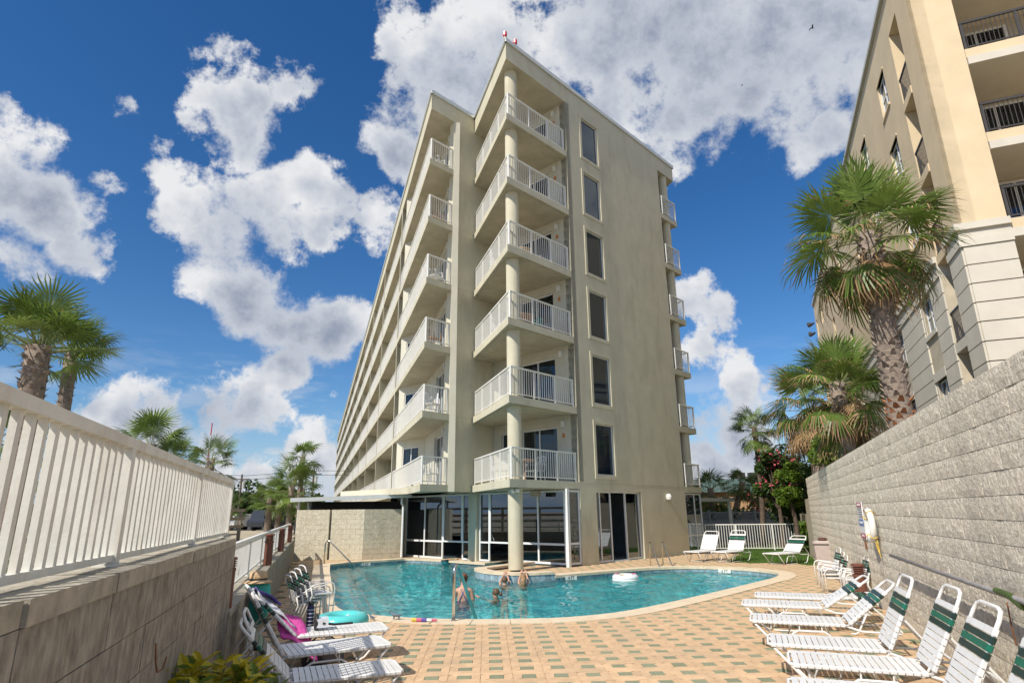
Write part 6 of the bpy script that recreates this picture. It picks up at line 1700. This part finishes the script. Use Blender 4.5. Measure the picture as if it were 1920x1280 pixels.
# ------------------------------------------------------------------ swimmers
def skin_body(name, verts, edges, radii, matn, parent, root=0, sub=2):
    me = bpy.data.meshes.new(name); me.from_pydata([tuple(v) for v in verts], edges, []); me.update()
    o = bpy.data.objects.new(name, me); COL.objects.link(o)
    sm = o.modifiers.new('skin', 'SKIN'); sm.use_smooth_shade = True
    if not me.skin_vertices: 
        bpy.context.view_layer.objects.active = o
    for i, sv in enumerate(me.skin_vertices[0].data):
        sv.radius = radii[i] if isinstance(radii[i], tuple) else (radii[i], radii[i]); sv.use_root = (i == root)
    ss = o.modifiers.new('sub', 'SUBSURF'); ss.levels = sub; ss.render_levels = sub
    dg = bpy.context.evaluated_depsgraph_get(); dg.update()
    nm = bpy.data.meshes.new_from_object(o.evaluated_get(dg)); bpy.data.objects.remove(o)
    nm.materials.clear(); nm.materials.append(MATS[matn])
    nm.polygons.foreach_set('use_smooth', [True] * len(nm.polygons))
    ob = bpy.data.objects.new(name, nm); COL.objects.link(ob); ob.parent = parent; ORG[ob.name] = (0, 0, 0)
    return ob
def ell(m, c, r, n=14, k=10, zmin=-1.0, zmax=1.0, wob=0.0):
    c = V(c); vs = []
    for i in range(k + 1):
        t = zmin + (zmax - zmin) * i / k; rr = math.sqrt(max(0, 1 - t * t))
        for j in range(n):
            a = 6.283 * j / n; q = 1 + wob * math.sin(5 * a + 9 * t); vs.append(c + V((r[0] * rr * math.cos(a) * q, r[1] * rr * math.sin(a) * q, r[2] * t)))
    return m.add(vs, [(i * n + j, i * n + (j + 1) % n, (i + 1) * n + (j + 1) % n, (i + 1) * n + j) for i in range(k) for j in range(n)] + [tuple(reversed(range(n))), tuple(range(k * n, k * n + n))])
def hand(m, wrist, d, side, s=1.0, curl=.3):
    """palm and five fingers from the wrist along d; side = thumb direction"""
    w, d, side = V(wrist), V(d).normalized(), V(side).normalized(); up = d.cross(side)
    m.box(w + d * .045 * s, d * .045 * s, side * .038 * s, up * .012 * s)
    for k, L in enumerate((.062, .072, .068, .052)):
        b = w + d * .088 * s + side * (.030 - .020 * k) * s; m.tube([b, b + d * L * .55 * s - up * curl * .015 * s, b + d * L * s - up * curl * .05 * s], [.009 * s, .0085 * s, .006 * s], 6)
    b = w + d * .03 * s + side * .036 * s; m.tube([b, b + d * .025 * s + side * .025 * s, b + d * .06 * s + side * .035 * s], [.011 * s, .010 * s, .007 * s], 6)
def face(parent, c, fwd, s):
    """nose, eyes and mouth on the front of a head of half-width s"""
    f = V(fwd).normalized(); r = Z.cross(f); m = MB()
    c = V(c); m.tube([c + f * s * .98 + Z * s * .10, c + f * s * 1.16 - Z * s * .22, c + f * s * 1.0 - Z * s * .30], [s * .06, s * .13, s * .08], 6); m.build('nose', 'skin', parent, local=True)
    for q in (-1, 1):
        e = MB(); ell(e, c + f * s * .90 + r * s * .36 * q + Z * s * .10, (s * .12, s * .12, s * .07), 8, 6); e.build('eye', 'bag_black', parent, local=True)
        e = MB(); ell(e, c + r * s * .95 * q - Z * s * .05, (s * .12, s * .14, s * .26), 8, 6); e.build('ear', 'skin', parent, local=True)
    e = MB(); e.box(c + f * s * .94 - Z * s * .58, r * s * .26, f * s * .03, Z * s * .045); e.build('mouth', 'flower_pink', parent, local=True)
def head_shape(z0, s):
    return [(0, 0, z0 + s * q) for q in (.35, 1.0, 1.7)], [s * .80, s * .98, s * .72]

# woman standing with her back to the camera, water to her waist
wl = (-1.16, 14.62, WATER_Z - .26)
w = thing('person', 'woman with auburn hair in a bun and patterned swimsuit, back turned, in the pool', 'person', wl)
vs = [(0, 0, -.15), (0, .0, .10), (0, -.01, .30), (0, 0, .47), (0, .01, .55), (.01, .02, .64), (.012, .03, .73), (.012, .035, .80),
      (-.17, 0, .45), (-.225, .03, .22), (-.20, .14, .02), (-.16, .24, -.06), (.17, 0, .45), (.225, .03, .22), (.20, .14, .02), (.16, .24, -.06), (-.09, 0, -.5), (-.09, .02, -.95), (.09, 0, -.5), (.09, .02, -.95)]
ed = [(0, 1), (1, 2), (2, 3), (3, 4), (4, 5), (5, 6), (6, 7), (3, 8), (8, 9), (9, 10), (10, 11), (3, 12), (12, 13), (13, 14), (14, 15), (0, 16), (16, 17), (0, 18), (18, 19)]
ra = [(.17, .12), (.135, .10), (.15, .105), (.14, .08), (.055, .055), (.075, .085), (.085, .10), (.06, .07), .058, .047, .038, .026, .058, .047, .038, .026, .09, .05, .09, .05]
body = skin_body('body', vs, ed, ra, 'skin', w)
hm = MB(); ell(hm, (.012, .012, .715), (.092, .098, .118), 18, 12, -.55, 1.0, .04); ell(hm, (.012, -.085, .755), (.055, .05, .055), 12, 8, wob=.1); hm.build('hair', 'hair_auburn', w, smooth=True, local=True)
sw = MB(); 
for a, b in (((-.12, -.095, .18), (.05, -.075, .50)), ((.12, -.095, .18), (-.05, -.075, .50)), ((-.145, -.06, .24), (-.12, -.095, .18)), ((.145, -.06, .24), (.12, -.095, .18))): sw.tube([a, (V(a) + V(b)) / 2 + V((0, -.025, 0)), b], .012, 6)
sw.build('swimsuit_strap', 'swim_blue', w, local=True)
sb = MB(); 
for i in range(16): pass
prof = [(.0, 1.03), (.06, 1.03), (.14, 1.03)]
vsb = []
for z, q in ((-.2, 1.06), (-.05, 1.05), (.04, 1.04), (.10, 1.03), (.155, 1.03)):
    rx, ry = (.165, .115) if z < 0 else (.142, .107)
    for j in range(20):
        a = 6.283 * j / 20; zz = z + (.07 * abs(math.cos(a)) if z > .12 else 0); vsb.append((rx * q * math.cos(a), ry * q * math.sin(a) - .0, zz))
sb.add(vsb, [(i * 20 + j, i * 20 + (j + 1) % 20, (i + 1) * 20 + (j + 1) % 20, (i + 1) * 20 + j) for i in range(4) for j in range(20)]); sb.build('swimsuit', 'swim_blue', w, smooth=True, local=True)
for s_ in (-1, 1):
    hm = MB(); hand(hm, (s_ * .16, .24, -.06), (-s_ * .2, .9, -.3), (-s_, .2, 0), 1.0); hm.build('hand', 'skin', w, local=True)
face(w, (.012, .035, .70), (.25, .97, 0), .088)

def child(label, loc, fwd, hairm, arms, long_hair=False, tilt=0.0, depth=.14, suit='swim_teal', bun=False):
    """child in the water up to the shoulders; arms = list of (elbow, wrist) relative to the shoulders' centre"""
    c = thing('person', label, 'person', loc)
    f = V(fwd).normalized(); r = Z.cross(f) * -1
    L = lambda x, y, z: r * x + f * y + Z * z            # x right, y forward
    sh = -.02
    vs = [L(0, 0, sh - .40), L(0, 0, sh - .2), L(0, 0, sh), L(0, .01, sh + .06), L(0, .03, sh + .13), L(0, .035, sh + .20), L(0, .03, sh + .245)]
    ra = [(.10, .08), (.10, .08), (.085, .06), .042, .066, .076, .05]; ed = [(0, 1), (1, 2), (2, 3), (3, 4), (4, 5), (5, 6)]
    for side, (el, wr) in zip((-1, 1), arms):
        k = len(vs); vs += [L(side * .115, 0, sh - .01), L(*el), L(*wr)]; ra += [.038, .030, .022]; ed += [(2, k), (k, k + 1), (k + 1, k + 2)]
    for side in (-1, 1):
        k = len(vs); vs += [L(side * .06, 0, sh - .62), L(side * .06, -.05, sh - .9)]; ra += [.055, .035]; ed += [(0, k), (k, k + 1)]
    skin_body('body', vs, ed, ra, 'skin', c)
    m = MB(); ell(m, L(0, .012, sh + .185), (.088, .088, .10), 16, 10, -.35, 1.0, .05)
    if long_hair: m.tube([L(0, -.05, sh + .20), L(0, -.085, sh + .08), L(0, -.095, sh - .06), L(0, -.08, sh - .16)], [.075, .075, .06, .03], 10)
    if bun: ell(m, L(.02, -.095, sh + .15), (.045, .045, .045), 10, 8)
    m.build('hair', hairm, c, smooth=True, local=True)
    face(c, L(0, .035, sh + .155), f, .072)
    m = MB(); m.tube([L(0, 0, sh - .30), L(0, 0, sh - .08)], [.112, .108], 14); m.build('swimsuit', suit, c, smooth=True, local=True)
    for side, (el, wr) in zip((-1, 1), arms):
        d = L(*wr) - L(*el); m = MB(); hand(m, L(*wr), d, r * -side if abs(d.z) < .1 else r * -side, .72); m.build('hand', 'skin', c, local=True)
    return c
child('child with tied-up hair reaching an arm out to the left across the water', (-.42, 15.05, WATER_Z - .07), (-.9, .35, 0), 'hair_brown', [((-.10, .22, .0), (-.06, .42, .06)), ((.16, .10, -.12), (.12, .22, -.16))], bun=True)
child('child holding the island edge with one raised arm, head bent', (-.27, 17.62, WATER_Z - .06), (0, 1, 0), 'hair_brown', [((-.13, .16, .10), (-.03, .26, .27)), ((.14, .12, .02), (.08, .27, .255))], suit='swim_blue')
child('long-haired child holding the island edge below the round column', (.24, 17.60, WATER_Z + .0), (.05, 1, 0), 'hair_blond', [((-.13, .14, .06), (-.07, .29, .25)), ((.13, .14, .06), (.07, .29, .25))], long_hair=True, suit='swim_teal')

# ------------------------------------------------------------------ birds
for k, (h, e, d, s) in enumerate([(31.5, 38.5, 60, .5), (24.5, 36.0, 90, .35), (16.0, 30.0, 100, .3)]):
    p = V(at(h, e, d)); b = thing('flying_bird', ['dark bird high above the yellow block', 'tiny bird under the big grey cloud', 'tiny bird above the gable roof'][k], 'bird', tuple(p), 'birds')
    m = MB(); m.tube([p - V((s * .5, 0, 0)), p, p + V((s * .45, 0, s * .05))], [s * .04, s * .1, s * .03], 6); m.build('body', 'bird_dark', b)
    for q in (-1, 1):
        m = MB(); a = p + V((0, 0, s * .05)); w1, w2 = a + V((-.1 * s, q * s * .5, s * .25)), a + V((-.35 * s, q * s * 1.0, s * .1)); m.add([a + V((.15 * s, 0, 0)), w1 + V((.1 * s, 0, 0)), w2, w1 - V((.18 * s, 0, 0)), a - V((.2 * s, 0, 0))], [(0, 1, 2, 3, 4)]); m.build('wing', 'bird_dark', b)
